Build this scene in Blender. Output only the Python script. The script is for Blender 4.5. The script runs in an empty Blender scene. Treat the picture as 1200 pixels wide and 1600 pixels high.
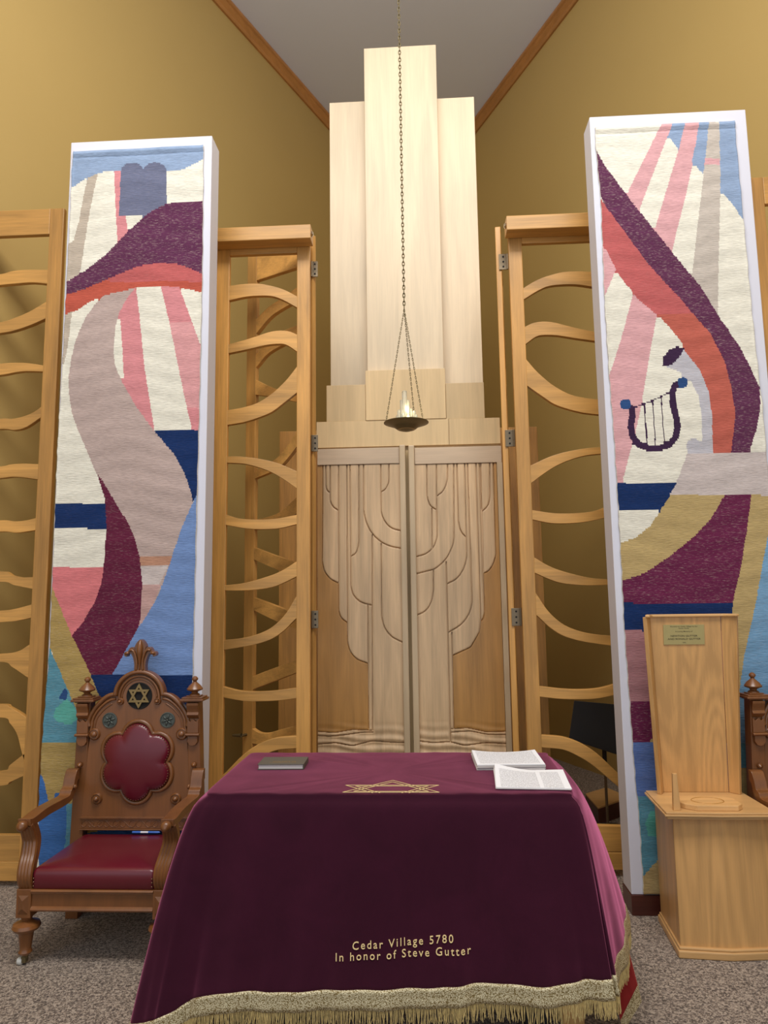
import bpy, bmesh, math, random
import numpy as np
from math import sin, cos, pi, radians, atan2, hypot, sqrt
from mathutils import Vector, Matrix
from mathutils.bvhtree import BVHTree
random.seed(7)
rng = np.random.default_rng(7)
S = bpy.context.scene
COL = S.collection

# ------------------------------------------------------------------ camera
FPX, YAW, PITCH, ROLL = 1100.0, 0.0531, 0.1252, 0.0137
fw = Vector((-sin(YAW)*cos(PITCH), cos(YAW)*cos(PITCH), sin(PITCH)))
rt = Vector((cos(YAW), sin(YAW), 0)); up = rt.cross(fw)
rt2 = rt*cos(ROLL) - up*sin(ROLL); up2 = rt*sin(ROLL) + up*cos(ROLL)
cam = bpy.data.cameras.new('camera'); co = bpy.data.objects.new('camera', cam); COL.objects.link(co)
cam.sensor_fit = 'VERTICAL'; cam.sensor_height = 36; cam.lens = FPX/1600*36; cam.clip_start = .05
co.matrix_world = Matrix(((rt2.x, up2.x, -fw.x, .09), (rt2.y, up2.y, -fw.y, 0), (rt2.z, up2.z, -fw.z, 1.6), (0, 0, 0, 1)))
S.camera = co

# ------------------------------------------------------------------ world, lights, exposure
W = bpy.data.worlds.new('world'); S.world = W; W.use_nodes = True
W.node_tree.nodes['Background'].inputs[0].default_value = (.86, .93, 1, 1)
W.node_tree.nodes['Background'].inputs[1].default_value = .85
def area(name, loc, target, sx, sy, power, col):
    l = bpy.data.lights.new(name, 'AREA'); l.shape = 'RECTANGLE'; l.size = sx; l.size_y = sy; l.energy = power; l.color = col
    o = bpy.data.objects.new(name, l); COL.objects.link(o); o.location = loc
    o.rotation_euler = (Vector(target)-Vector(loc)).to_track_quat('-Z', 'Y').to_euler(); return o
def fill_point(loc, power, r, col):
    l = bpy.data.lights.new('unseen_fill', 'POINT'); l.energy = power; l.shadow_soft_size = r; l.color = col
    o = bpy.data.objects.new('unseen_fill', l); COL.objects.link(o); o.location = loc
area('ceiling_light', (0, .9, 7.2), (0, 2.9, 0), 4.0, 1.6, 300, (1, .97, .93))
area('ceiling_fill', (0, 2.2, 5.6), (0, 5.2, 7.6), 4.0, .5, 34, (.9, .95, 1))  # added unseen light, aimed up to brighten the ceiling
for x in (-2.4, 2.4): fill_point((x, .6, 6.2), 34, .35, (1, .97, .94))  # added point lights out of view, lifting ceiling and upper walls
S.view_settings.view_transform = 'Standard'; S.view_settings.look = 'None'
S.view_settings.gamma = 1; S.view_settings.use_curve_mapping = False
S.view_settings.exposure = .06

# ------------------------------------------------------------------ helpers
def lin(c):
    return tuple((x/255/12.92 if x/255 <= .04045 else ((x/255+.055)/1.055)**2.4) for x in c)
def rgba(c): return (*lin(c), 1)
class N:
    def __init__(s, name):
        s.m = bpy.data.materials.new(name); s.m.use_nodes = True; s.t = s.m.node_tree; s.b = s.t.nodes['Principled BSDF']
    def n(s, typ, **kw):
        x = s.t.nodes.new(typ)
        for k, v in kw.items():
            if k.startswith('i_'):
                key = k[2:]; key = int(key) if key.isdigit() else key.replace('_', ' ')
                x.inputs[key].default_value = v
            else: setattr(x, k, v)
        return x
    def l(s, a, b): s.t.links.new(a, b)
    def set(s, **kw):
        for k, v in kw.items(): s.b.inputs[k.replace('_', ' ')].default_value = v
def plain(name, c, rough=.5, metal=0, var=.06, scale=8, bump=0, bscale=200, **kw):
    q = N(name); q.set(Roughness=rough, Metallic=metal, **kw)
    tc = q.n('ShaderNodeTexCoord'); no = q.n('ShaderNodeTexNoise', i_Scale=scale, i_Detail=4)
    q.l(tc.outputs['Object'], no.inputs['Vector'])
    mx = q.n('ShaderNodeMix', data_type='RGBA')
    L = lin(c); mx.inputs[6].default_value = (*[v*(1-var) for v in L], 1); mx.inputs[7].default_value = (*[min(1, v*(1+var)) for v in L], 1)
    q.l(no.outputs[0], mx.inputs[0]); q.l(mx.outputs[2], q.b.inputs['Base Color'])
    if bump:
        n2 = q.n('ShaderNodeTexNoise', i_Scale=bscale, i_Detail=3); q.l(tc.outputs['Object'], n2.inputs['Vector'])
        bp = q.n('ShaderNodeBump', i_Strength=bump, i_Distance=.002); q.l(n2.outputs[0], bp.inputs['Height']); q.l(bp.outputs[0], q.b.inputs['Normal'])
    return q.m
def wood(name, c, amt=.25, axis=2, rough=.42, cath=0., scale=1., attr=False, light=None, coat=.1):
    """procedural plank wood; grain runs along axis"""
    q = N(name); q.set(Roughness=rough, Coat_Weight=coat, Coat_Roughness=.35)
    tc = q.n('ShaderNodeTexCoord'); oi = q.n('ShaderNodeObjectInfo')
    ad = q.n('ShaderNodeVectorMath', operation='MULTIPLY_ADD'); q.l(tc.outputs['Object'], ad.inputs[0]); ad.inputs[1].default_value = (1, 1, 1)
    cb = q.n('ShaderNodeCombineXYZ'); m5 = q.n('ShaderNodeMath', operation='MULTIPLY', i_1=7.); q.l(oi.outputs['Random'], m5.inputs[0])
    for k in range(3): q.l(m5.outputs[0], cb.inputs[k])
    q.l(cb.outputs[0], ad.inputs[2])
    def mp(a, b):
        s = [a*scale]*3; s[axis] = b*scale
        x = q.n('ShaderNodeMapping'); x.inputs['Scale'].default_value = s; q.l(ad.outputs[0], x.inputs['Vector']); return x
    n1 = q.n('ShaderNodeTexNoise', i_Scale=1, i_Detail=5, i_Roughness=.55, i_Distortion=.6); q.l(mp(14, 1.3).outputs[0], n1.inputs['Vector'])
    n2 = q.n('ShaderNodeTexNoise', i_Scale=1, i_Detail=6, i_Roughness=.65, i_Distortion=.2); q.l(mp(120, 4).outputs[0], n2.inputs['Vector'])
    n3 = q.n('ShaderNodeTexNoise', i_Scale=1, i_Detail=2); q.l(mp(3, 1.1).outputs[0], n3.inputs['Vector'])
    a1 = q.n('ShaderNodeMath', operation='MULTIPLY_ADD', i_1=.45); q.l(n1.outputs[0], a1.inputs[0])
    a2 = q.n('ShaderNodeMath', operation='MULTIPLY', i_1=.25); q.l(n2.outputs[0], a2.inputs[0]); q.l(a2.outputs[0], a1.inputs[2])
    a3 = q.n('ShaderNodeMath', operation='MULTIPLY_ADD', i_1=.3); q.l(n3.outputs[0], a3.inputs[0]); q.l(a1.outputs[0], a3.inputs[2])
    fac = a3.outputs[0]
    if cath:
        n4 = q.n('ShaderNodeTexNoise', i_Scale=1, i_Detail=1.2, i_Roughness=.4, i_Distortion=.3); q.l(mp(4.2, .5).outputs[0], n4.inputs['Vector'])
        k4 = q.n('ShaderNodeMath', operation='MULTIPLY', i_1=95.); q.l(n4.outputs[0], k4.inputs[0])
        pw = q.n('ShaderNodeMath', operation='SINE'); q.l(k4.outputs[0], pw.inputs[0])
        a4 = q.n('ShaderNodeMath', operation='MULTIPLY_ADD', i_1=cath); q.l(pw.outputs[0], a4.inputs[0]); q.l(fac, a4.inputs[2]); fac = a4.outputs[0]
    cr = q.n('ShaderNodeMapRange', i_From_Min=.38, i_From_Max=.62, i_To_Min=1-amt, i_To_Max=1+amt*.6); q.l(fac, cr.inputs['Value'])
    vm = q.n('ShaderNodeVectorMath', operation='SCALE'); q.l(cr.outputs[0], vm.inputs['Scale'])
    if attr:
        at = q.n('ShaderNodeAttribute', attribute_name='tint'); q.l(at.outputs['Color'], vm.inputs[0])
    else: vm.inputs[0].default_value = lin(c)
    # per piece tone
    rr = q.n('ShaderNodeMapRange', i_To_Min=.9, i_To_Max=1.08); q.l(oi.outputs['Random'], rr.inputs['Value'])
    v2 = q.n('ShaderNodeVectorMath', operation='SCALE'); q.l(vm.outputs[0], v2.inputs[0]); q.l(rr.outputs[0], v2.inputs['Scale'])
    q.l(v2.outputs[0], q.b.inputs['Base Color'])
    bp = q.n('ShaderNodeBump', i_Strength=.12, i_Distance=.001); q.l(fac, bp.inputs['Height']); q.l(bp.outputs[0], q.b.inputs['Normal'])
    return q.m

def fin(o, label=None, cat=None, group=None, kind=None):
    if label: o['label'] = label
    if cat: o['category'] = cat
    if group: o['group'] = group
    if kind: o['kind'] = kind
    return o
def empty(name, loc, label, cat, group=None, rz=0):
    o = bpy.data.objects.new(name, None); COL.objects.link(o); o.location = loc; o.rotation_euler.z = rz; o.empty_display_size = .05
    return fin(o, label, cat, group)
class MB:
    def __init__(s): s.v = []; s.f = []
    def add(s, v, f):
        n = len(s.v); s.v += [tuple(p) for p in v]; s.f += [tuple(i+n for i in q) for q in f]; return s
    def box(s, x0, x1, y0, y1, z0, z1):
        v = [(x, y, z) for z in (z0, z1) for y in (y0, y1) for x in (x0, x1)]
        return s.add(v, [(0, 2, 3, 1), (4, 5, 7, 6), (0, 1, 5, 4), (2, 6, 7, 3), (0, 4, 6, 2), (1, 3, 7, 5)])
    def prism(s, pts, a, b, M=None, axis=1):
        """outline pts (x,z) extruded along y (axis 1); or (x,y) along z (axis 2); or (y,z) along x (axis 0)"""
        area = sum(pts[i][0]*pts[(i+1) % len(pts)][1]-pts[(i+1) % len(pts)][0]*pts[i][1] for i in range(len(pts)))
        if area < 0: pts = pts[::-1]
        def P(p, t):
            q = (p[0], t, p[1]) if axis == 1 else ((p[0], p[1], t) if axis == 2 else (t, p[0], p[1]))
            return M @ Vector(q) if M else q
        n = len(pts); v = [P(p, a) for p in pts]+[P(p, b) for p in pts]
        f = [tuple(range(n)), tuple(range(2*n-1, n-1, -1))]+[(i, i+n, (i+1) % n+n, (i+1) % n) for i in range(n)]
        if axis != 1: f = [q[::-1] for q in f]
        return s.add(v, f)
    def lathe(s, prof, c, seg=24, axis=2):
        v = []; f = []; n = len(prof)
        for k in range(seg):
            a = 2*pi*k/seg
            for r, z in prof:
                q = (r*cos(a), r*sin(a), z)
                if axis == 1: q = (r*cos(a), z, -r*sin(a))
                if axis == 0: q = (z, r*cos(a), r*sin(a))
                v.append((c[0]+q[0], c[1]+q[1], c[2]+q[2]))
        for k in range(seg):
            k2 = (k+1) % seg
            for i in range(n-1): f.append((k*n+i, k2*n+i, k2*n+i+1, k*n+i+1))
        f.append(tuple(k*n for k in range(seg))[::-1]); f.append(tuple(k*n+n-1 for k in range(seg)))
        return s.add(v, f)
    def tube(s, path, r, seg=8, closed=False, flat=1.0, caps=True):
        P = [Vector(p) for p in path]; n = len(P); v = []; f = []
        rs = r if isinstance(r, (list, tuple)) else [r]*n
        prev = None
        for i in range(n):
            if closed: t = P[(i+1) % n]-P[i-1]
            else: t = P[min(i+1, n-1)]-P[max(i-1, 0)]
            if t.length < 1e-9: t = Vector((0, 0, 1))
            t.normalize()
            if prev is None:
                a = Vector((0, 1, 0)) if abs(t.y) < .9 else Vector((0, 0, 1)); u = (a-t*a.dot(t)).normalized()
            else: u = (prev-t*prev.dot(t)).normalized()
            prev = u; w = t.cross(u)
            for k in range(seg):
                an = 2*pi*k/seg; v.append(P[i]+(u*cos(an)*flat+w*sin(an))*rs[i])
        m = n if closed else n-1
        for i in range(m):
            j = (i+1) % n
            for k in range(seg): f.append((i*seg+k, i*seg+(k+1) % seg, j*seg+(k+1) % seg, j*seg+k))
        if not closed and caps: f.append(tuple(range(seg))[::-1]); f.append(tuple((n-1)*seg+k for k in range(seg)))
        return s.add(v, f)
    def loft(s, secs):
        n = len(secs[0]); v = [p for q in secs for p in q]; f = []
        for i in range(len(secs)-1):
            for k in range(n): f.append((i*n+k, i*n+(k+1) % n, (i+1)*n+(k+1) % n, (i+1)*n+k))
        f.append(tuple(range(n))[::-1]); f.append(tuple((len(secs)-1)*n+k for k in range(n)))
        return s.add(v, f)
    def build(s, name, mat, parent=None, bevel=0, smooth=False, off=None, seg=2, angle=35):
        me = bpy.data.meshes.new(name)
        o0 = Vector(off) if off else (Vector(parent.location) if (parent is not None and off is None and not getattr(s, 'local', False)) else Vector((0, 0, 0)))
        me.from_pydata([Vector(p)-o0 for p in s.v], [], s.f); me.update()
        bm = bmesh.new(); bm.from_mesh(me); bmesh.ops.recalc_face_normals(bm, faces=bm.faces); bm.to_mesh(me); bm.free()
        me.materials.append(mat); o = bpy.data.objects.new(name, me); COL.objects.link(o)
        if parent: o.parent = parent
        if smooth:
            for p in me.polygons: p.use_smooth = True
            if smooth != 'all': me.set_sharp_from_angle(angle=radians(40))
        if bevel:
            b = o.modifiers.new('bevel', 'BEVEL'); b.width = bevel; b.segments = seg; b.limit_method = 'ANGLE'; b.angle_limit = radians(angle)
        return o
class LB(MB): local = True
def cr(pts, n):
    """Catmull-Rom resample of points (any dimension)"""
    P = np.array(pts, float); m = len(P); t = np.linspace(0, m-1, n); out = []
    for x in t:
        i = min(int(x), m-2); u = x-i
        a, b, c, d = P[max(i-1, 0)], P[i], P[i+1], P[min(i+2, m-1)]
        out.append(.5*((2*b)+(-a+c)*u+(2*a-5*b+4*c-d)*u*u+(-a+3*b-3*c+d)*u**3))
    return [tuple(q) for q in out]
def inside(px, pz, poly):
    r = np.zeros(px.shape, bool); n = len(poly)
    for i in range(n):
        x1, z1 = poly[i]; x2, z2 = poly[(i+1) % n]
        if z1 == z2: continue
        c = ((z1 > pz) != (z2 > pz)) & (px < (x2-x1)*(pz-z1)/(z2-z1)+x1); r ^= c
    return r
def pldist(px, pz, line):
    d = np.full(px.shape, 9.)
    for i in range(len(line)-1):
        ax, az = line[i]; bx, bz = line[i+1]; L = (bx-ax)**2+(bz-az)**2+1e-12
        t = np.clip(((px-ax)*(bx-ax)+(pz-az)*(bz-az))/L, 0, 1)
        d = np.minimum(d, np.hypot(px-ax-t*(bx-ax), pz-az-t*(bz-az)))
    return d
def text_mesh(body, size, font_ext=.0, spacing=1.0, align='CENTER', bold=0.0):
    cu = bpy.data.curves.new('lettering', 'FONT'); cu.body = body; cu.size = size; cu.align_x = align; cu.space_character = spacing; cu.extrude = font_ext
    cu.offset = bold; cu.resolution_u = 3
    o = bpy.data.objects.new('lettering', cu); COL.objects.link(o); bpy.context.view_layer.update()
    me = bpy.data.meshes.new_from_object(o.evaluated_get(bpy.context.evaluated_depsgraph_get()))
    bpy.data.objects.remove(o); bpy.data.curves.remove(cu)
    v = [tuple(p.co) for p in me.vertices]; f = [tuple(p.vertices) for p in me.polygons]; bpy.data.meshes.remove(me); return v, f

# ------------------------------------------------------------------ measured outlines, metres (x, z) on each surface
D = {}
D['inner_edge_L'] = -0.595
D['inner_edge_R'] = 0.687
D['bars1'] = [[[[0.517,3.671],[0.445,3.678],[0.349,3.678],[0.277,3.664],[0.206,3.643],[0.146,3.616],[0.092,3.583]],[[0.515,3.574],[0.432,3.59],[0.348,3.595],[0.253,3.589],[0.181,3.562],[0.092,3.509]]],[[[0.517,3.273],[0.428,3.295],[0.346,3.319],[0.263,3.344],[0.192,3.351],[0.133,3.342],[0.092,3.323]],[[0.516,3.213],[0.404,3.233],[0.286,3.257],[0.192,3.262],[0.145,3.249],[0.092,3.211]]],[[[0.521,2.831],[0.435,2.844],[0.342,2.871],[0.249,2.928],[0.179,2.991],[0.132,3.043],[0.092,3.096]],[[0.519,2.734],[0.422,2.749],[0.329,2.776],[0.248,2.809],[0.178,2.86],[0.091,2.929]]],[[[0.521,2.526],[0.455,2.524],[0.362,2.512],[0.269,2.493],[0.188,2.467],[0.096,2.425]],[[0.521,2.484],[0.431,2.477],[0.338,2.454],[0.246,2.417],[0.165,2.368],[0.096,2.318]]],[[[0.525,2.15],[0.45,2.126],[0.347,2.117],[0.221,2.119],[0.098,2.139]],[[0.524,2.085],[0.415,2.064],[0.312,2.056],[0.198,2.059],[0.098,2.08]]],[[[0.528,1.709],[0.423,1.719],[0.321,1.743],[0.219,1.775],[0.151,1.808],[0.101,1.84]],[[0.528,1.676],[0.411,1.674],[0.298,1.682],[0.219,1.697],[0.151,1.724],[0.101,1.748]]],[[[0.531,1.372],[0.441,1.38],[0.34,1.401],[0.251,1.438],[0.184,1.492],[0.139,1.547],[0.1,1.612]],[[0.53,1.312],[0.441,1.325],[0.34,1.343],[0.239,1.375],[0.161,1.426],[0.106,1.48]]],[[[0.536,1.091],[0.437,1.066],[0.326,1.059],[0.215,1.064],[0.108,1.077]],[[0.535,1.026],[0.414,1.004],[0.303,1.001],[0.193,1.005],[0.108,1.015]]],[[[0.115,0.794],[0.216,0.784],[0.313,0.749],[0.407,0.688],[0.506,0.592]],[[0.112,0.722],[0.213,0.711],[0.309,0.667],[0.389,0.613],[0.506,0.511]]]]
D['bars_out'] = [[[[-2.576,3.712],[-2.498,3.729],[-2.406,3.735],[-2.267,3.729]],[[-2.572,3.638],[-2.467,3.644],[-2.362,3.647],[-2.267,3.635]]],[[[-2.558,3.39],[-2.455,3.419],[-2.365,3.456],[-2.27,3.512]],[[-2.554,3.317],[-2.463,3.331],[-2.36,3.363],[-2.265,3.403]]],[[[-2.543,3.116],[-2.452,3.119],[-2.361,3.114],[-2.265,3.096]],[[-2.538,3.041],[-2.448,3.055],[-2.371,3.061],[-2.266,3.055]]],[[[-2.523,2.76],[-2.445,2.757],[-2.369,2.772],[-2.306,2.798],[-2.267,2.827]],[[-2.519,2.693],[-2.428,2.684],[-2.352,2.701],[-2.266,2.759]]],[[[-2.505,2.456],[-2.442,2.467],[-2.353,2.47],[-2.268,2.465]],[[-2.501,2.381],[-2.425,2.388],[-2.349,2.382],[-2.267,2.369]]],[[[-2.487,2.12],[-2.395,2.112],[-2.32,2.117],[-2.266,2.13]],[[-2.483,2.049],[-2.376,2.041],[-2.267,2.054]]],[[[-2.469,1.809],[-2.393,1.782],[-2.332,1.77],[-2.272,1.77]],[[-2.466,1.746],[-2.374,1.723],[-2.273,1.702]]],[[[-2.456,1.571],[-2.367,1.58],[-2.27,1.604]],[[-2.452,1.503],[-2.363,1.508],[-2.272,1.525]]],[[[-2.441,1.315],[-2.368,1.321],[-2.317,1.335],[-2.277,1.36]],[[-2.439,1.268],[-2.363,1.237],[-2.279,1.184]]],[[[-2.425,1.021],[-2.365,1.003],[-2.305,0.972],[-2.282,0.958]],[[-2.42,0.945],[-2.36,0.91],[-2.313,0.848],[-2.282,0.753]]],[[[-2.403,0.637],[-2.347,0.674],[-2.28,0.725]],[[-2.399,0.556],[-2.342,0.577],[-2.288,0.601]]]]
D['leafL_dir'] = [-0.88,0.474]
D['bars2'] = [[[[0.495,3.566],[0.389,3.626],[0.261,3.667],[0.128,3.711]],[[0.485,3.469],[0.372,3.551],[0.26,3.589],[0.128,3.615]]],[[[0.492,3.31],[0.419,3.367],[0.307,3.42],[0.128,3.444]],[[0.466,3.237],[0.402,3.286],[0.322,3.315],[0.127,3.356]]],[[[0.481,3.121],[0.4,3.075],[0.288,3.024],[0.127,2.984]],[[0.48,3.018],[0.351,2.984],[0.126,2.91]]],[[[0.477,2.489],[0.379,2.528],[0.301,2.555],[0.209,2.629],[0.126,2.721]],[[0.476,2.439],[0.3,2.482],[0.208,2.544],[0.126,2.619]]],[[[0.483,2.153],[0.391,2.162],[0.267,2.191],[0.135,2.275]],[[0.482,2.086],[0.39,2.086],[0.252,2.106],[0.135,2.169]]],[[[0.483,1.962],[0.327,1.909],[0.146,1.852]],[[0.482,1.88],[0.265,1.8],[0.146,1.762]]],[[[0.495,1.631],[0.339,1.586],[0.189,1.539],[0.138,1.522]],[[0.486,1.546],[0.278,1.47],[0.145,1.431]]],[[[0.496,1.119],[0.321,1.177],[0.151,1.228]],[[0.495,1.032],[0.32,1.092],[0.151,1.15]]],[[[0.497,0.786],[0.438,0.765],[0.362,0.769],[0.259,0.799],[0.15,0.827]],[[0.496,0.69],[0.362,0.691],[0.15,0.732]]]]
D['tapL'] = [["sky",[[-2.025,4.398],[-1.125,4.351],[-1.159,4.237],[-1.219,4.202],[-1.279,4.173],[-1.328,4.162],[-1.389,4.163],[-1.67,4.179],[-1.744,4.18],[-1.805,4.173],[-1.878,4.144],[-1.926,4.114],[-2.01,4.06]]],["beige",[[-1.871,4.144],[-1.808,4.169],[-1.836,4.014],[-1.86,3.849],[-1.893,3.556],[-2.019,3.455],[-2.025,3.58],[-1.968,3.728],[-1.941,3.752],[-1.915,3.865],[-1.891,4.029]]],["pink",[[-1.709,4.181],[-1.664,4.181],[-1.662,3.942],[-1.628,3.893],[-1.612,3.788],[-1.673,3.722]]],["slate",[[-1.669,3.895],[-1.668,4.179],[-1.661,4.204],[-1.635,4.226],[-1.602,4.232],[-1.567,4.225],[-1.542,4.205],[-1.531,4.182],[-1.518,4.204],[-1.496,4.221],[-1.463,4.225],[-1.43,4.22],[-1.402,4.198],[-1.389,4.171],[-1.381,3.882]]],["mauve",[[-2.008,3.473],[-1.972,3.493],[-1.901,3.531],[-1.831,3.584],[-1.749,3.65],[-1.69,3.71],[-1.609,3.794],[-1.526,3.872],[-1.467,3.92],[-1.407,3.949],[-1.335,3.965],[-1.263,3.968],[-1.118,3.961],[-1.11,3.481],[-1.16,3.508],[-1.23,3.548],[-1.302,3.575],[-1.374,3.584],[-1.446,3.585],[-1.541,3.573],[-1.636,3.539],[-1.731,3.5],[-1.85,3.449],[-2.005,3.405]]],["rust",[[-2.005,3.405],[-1.85,3.449],[-1.731,3.5],[-1.636,3.539],[-1.541,3.573],[-1.446,3.585],[-1.374,3.584],[-1.302,3.575],[-1.23,3.548],[-1.11,3.481],[-1.108,3.377],[-1.227,3.415],[-1.311,3.434],[-1.394,3.446],[-1.49,3.447],[-1.561,3.44],[-1.656,3.419],[-1.74,3.401],[-1.811,3.373],[-1.893,3.321],[-1.999,3.276]]],["rose",[[-1.743,3.492],[-1.636,3.539],[-1.541,3.573],[-1.446,3.585],[-1.374,3.584],[-1.302,3.575],[-1.23,3.548],[-1.11,3.481],[-1.109,3.451],[-1.3,3.47],[-1.658,3.481]]],["beige",[[-2.011,3.27],[-1.931,3.31],[-1.945,3.134],[-1.965,2.989],[-2.01,2.979]]],["pink",[[-1.555,3.443],[-1.533,3.314],[-1.487,2.95],[-1.42,2.585],[-1.422,2.524],[-1.49,2.666],[-1.601,2.846],[-1.621,3.074],[-1.646,3.294],[-1.607,3.378]]],["pink",[[-1.406,3.446],[-1.293,3.433],[-1.223,3.242],[-1.149,3.046],[-1.14,2.575],[-1.2,2.576],[-1.248,2.765],[-1.3,3.004],[-1.353,3.246]]],["lightpink",[[-1.347,3.222],[-1.217,3.217],[-1.149,3.046],[-1.143,2.703],[-1.233,2.706],[-1.3,3.004]]],["navy",[[-1.433,2.583],[-1.118,2.574],[-1.111,2.189],[-1.19,2.167],[-1.207,2.239],[-1.258,2.368],[-1.342,2.491],[-1.392,2.549]]],["taupe",[[-1.74,3.401],[-1.656,3.419],[-1.555,3.441],[-1.601,3.39],[-1.652,3.282],[-1.667,3.209],[-1.674,3.076],[-1.665,2.992],[-1.645,2.931],[-1.601,2.846],[-1.539,2.738],[-1.478,2.654],[-1.424,2.582],[-1.334,2.476],[-1.309,2.45],[-1.241,2.335],[-1.194,2.207],[-1.186,2.151],[-1.235,2.049],[-1.295,1.878],[-1.317,1.809],[-1.368,1.663],[-1.413,1.571],[-1.465,1.465],[-1.517,1.866],[-1.587,2.056],[-1.69,2.249],[-1.751,2.339],[-1.817,2.488],[-1.868,2.594],[-1.908,2.702],[-1.928,2.809],[-1.935,2.904],[-1.927,3.0],[-1.908,3.108],[-1.881,3.192],[-1.843,3.276],[-1.798,3.348]]],["taupelight",[[-1.499,1.804],[-1.317,1.809],[-1.369,1.709],[-1.48,1.71]]],["dusty",[[-1.48,1.71],[-1.354,1.709],[-1.413,1.571],[-1.47,1.465]]],["copper",[[-1.493,1.861],[-1.299,1.858],[-1.315,1.809],[-1.483,1.811]]],["navy",[[-2.012,2.172],[-1.683,2.165],[-1.677,2.022],[-2.006,2.028]]],["salmon",[[-2.011,1.81],[-1.684,1.805],[-1.695,1.714],[-1.731,1.621],[-1.79,1.515],[-1.853,1.424],[-1.955,1.64],[-2.007,1.718]]],["gold",[[-2.009,1.765],[-1.974,1.699],[-1.956,1.655],[-1.854,1.431],[-1.714,1.181],[-1.639,1.046],[-1.784,0.973],[-1.853,1.122],[-1.957,1.333],[-1.992,1.41]]],["plum",[[-1.746,2.342],[-1.691,2.266],[-1.622,2.152],[-1.555,2.056],[-1.512,1.96],[-1.481,1.85],[-1.464,1.71],[-1.467,1.526],[-1.481,1.473],[-1.618,1.217],[-1.734,1.218],[-1.854,1.431],[-1.79,1.507],[-1.731,1.614],[-1.695,1.714],[-1.683,1.838],[-1.677,2.026],[-1.691,2.185]]],["cornflower",[[-1.111,2.221],[-1.174,2.19],[-1.19,2.151],[-1.235,2.049],[-1.295,1.878],[-1.353,1.678],[-1.413,1.571],[-1.481,1.465],[-1.618,1.217],[-1.093,1.213]]],["navy",[[-1.739,1.218],[-1.093,1.213],[-1.089,0.984],[-1.629,0.987]]],["teal",[[-2.009,1.425],[-1.974,1.364],[-1.853,1.122],[-1.793,1.005],[-1.748,0.855],[-2.013,0.855]]],["navyteal",[[-1.911,1.095],[-1.878,1.152],[-1.861,1.122],[-1.867,1.084]]],["green",[[-1.928,1.04],[-1.867,1.092],[-1.818,1.047],[-1.8,0.987],[-1.83,0.958],[-1.901,0.961],[-1.938,0.996]]],["gold",[[-2.013,0.858],[-1.086,0.856],[-1.075,0.24],[-1.983,0.235]]],["teal",[[-1.551,0.986],[-1.089,0.984],[-1.086,0.856],[-1.64,0.857]]],["blue",[[-2.006,0.723],[-1.976,0.665],[-1.935,0.52],[-1.907,0.593],[-1.861,0.6],[-1.835,0.542],[-1.836,0.378],[-1.884,0.095],[-1.962,-0.183]]],["teal",[[-1.843,0.535],[-1.797,0.549],[-1.763,0.096],[-1.884,0.095],[-1.842,0.349]]],["blue",[[-1.775,0.378],[-1.08,0.522],[-1.065,-0.307],[-1.865,-0.318],[-1.918,0.165]]]]
D['tapL_left'] = [[-1.966,4.356],[-1.971,4.161],[-1.968,3.956],[-1.97,3.493],[-1.972,3.293],[-1.976,2.822],[-1.981,2.492],[-1.978,2.032],[-1.974,1.364],[-1.994,0.858],[-1.997,0.377],[-1.998,0.094]]
D['tapL_right'] = [[-1.167,4.304],[-1.163,3.919],[-1.16,3.508],[-1.161,2.94],[-1.163,2.575],[-1.165,2.19],[-1.169,1.401],[-1.169,0.809],[-1.169,0.101]]
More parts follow.
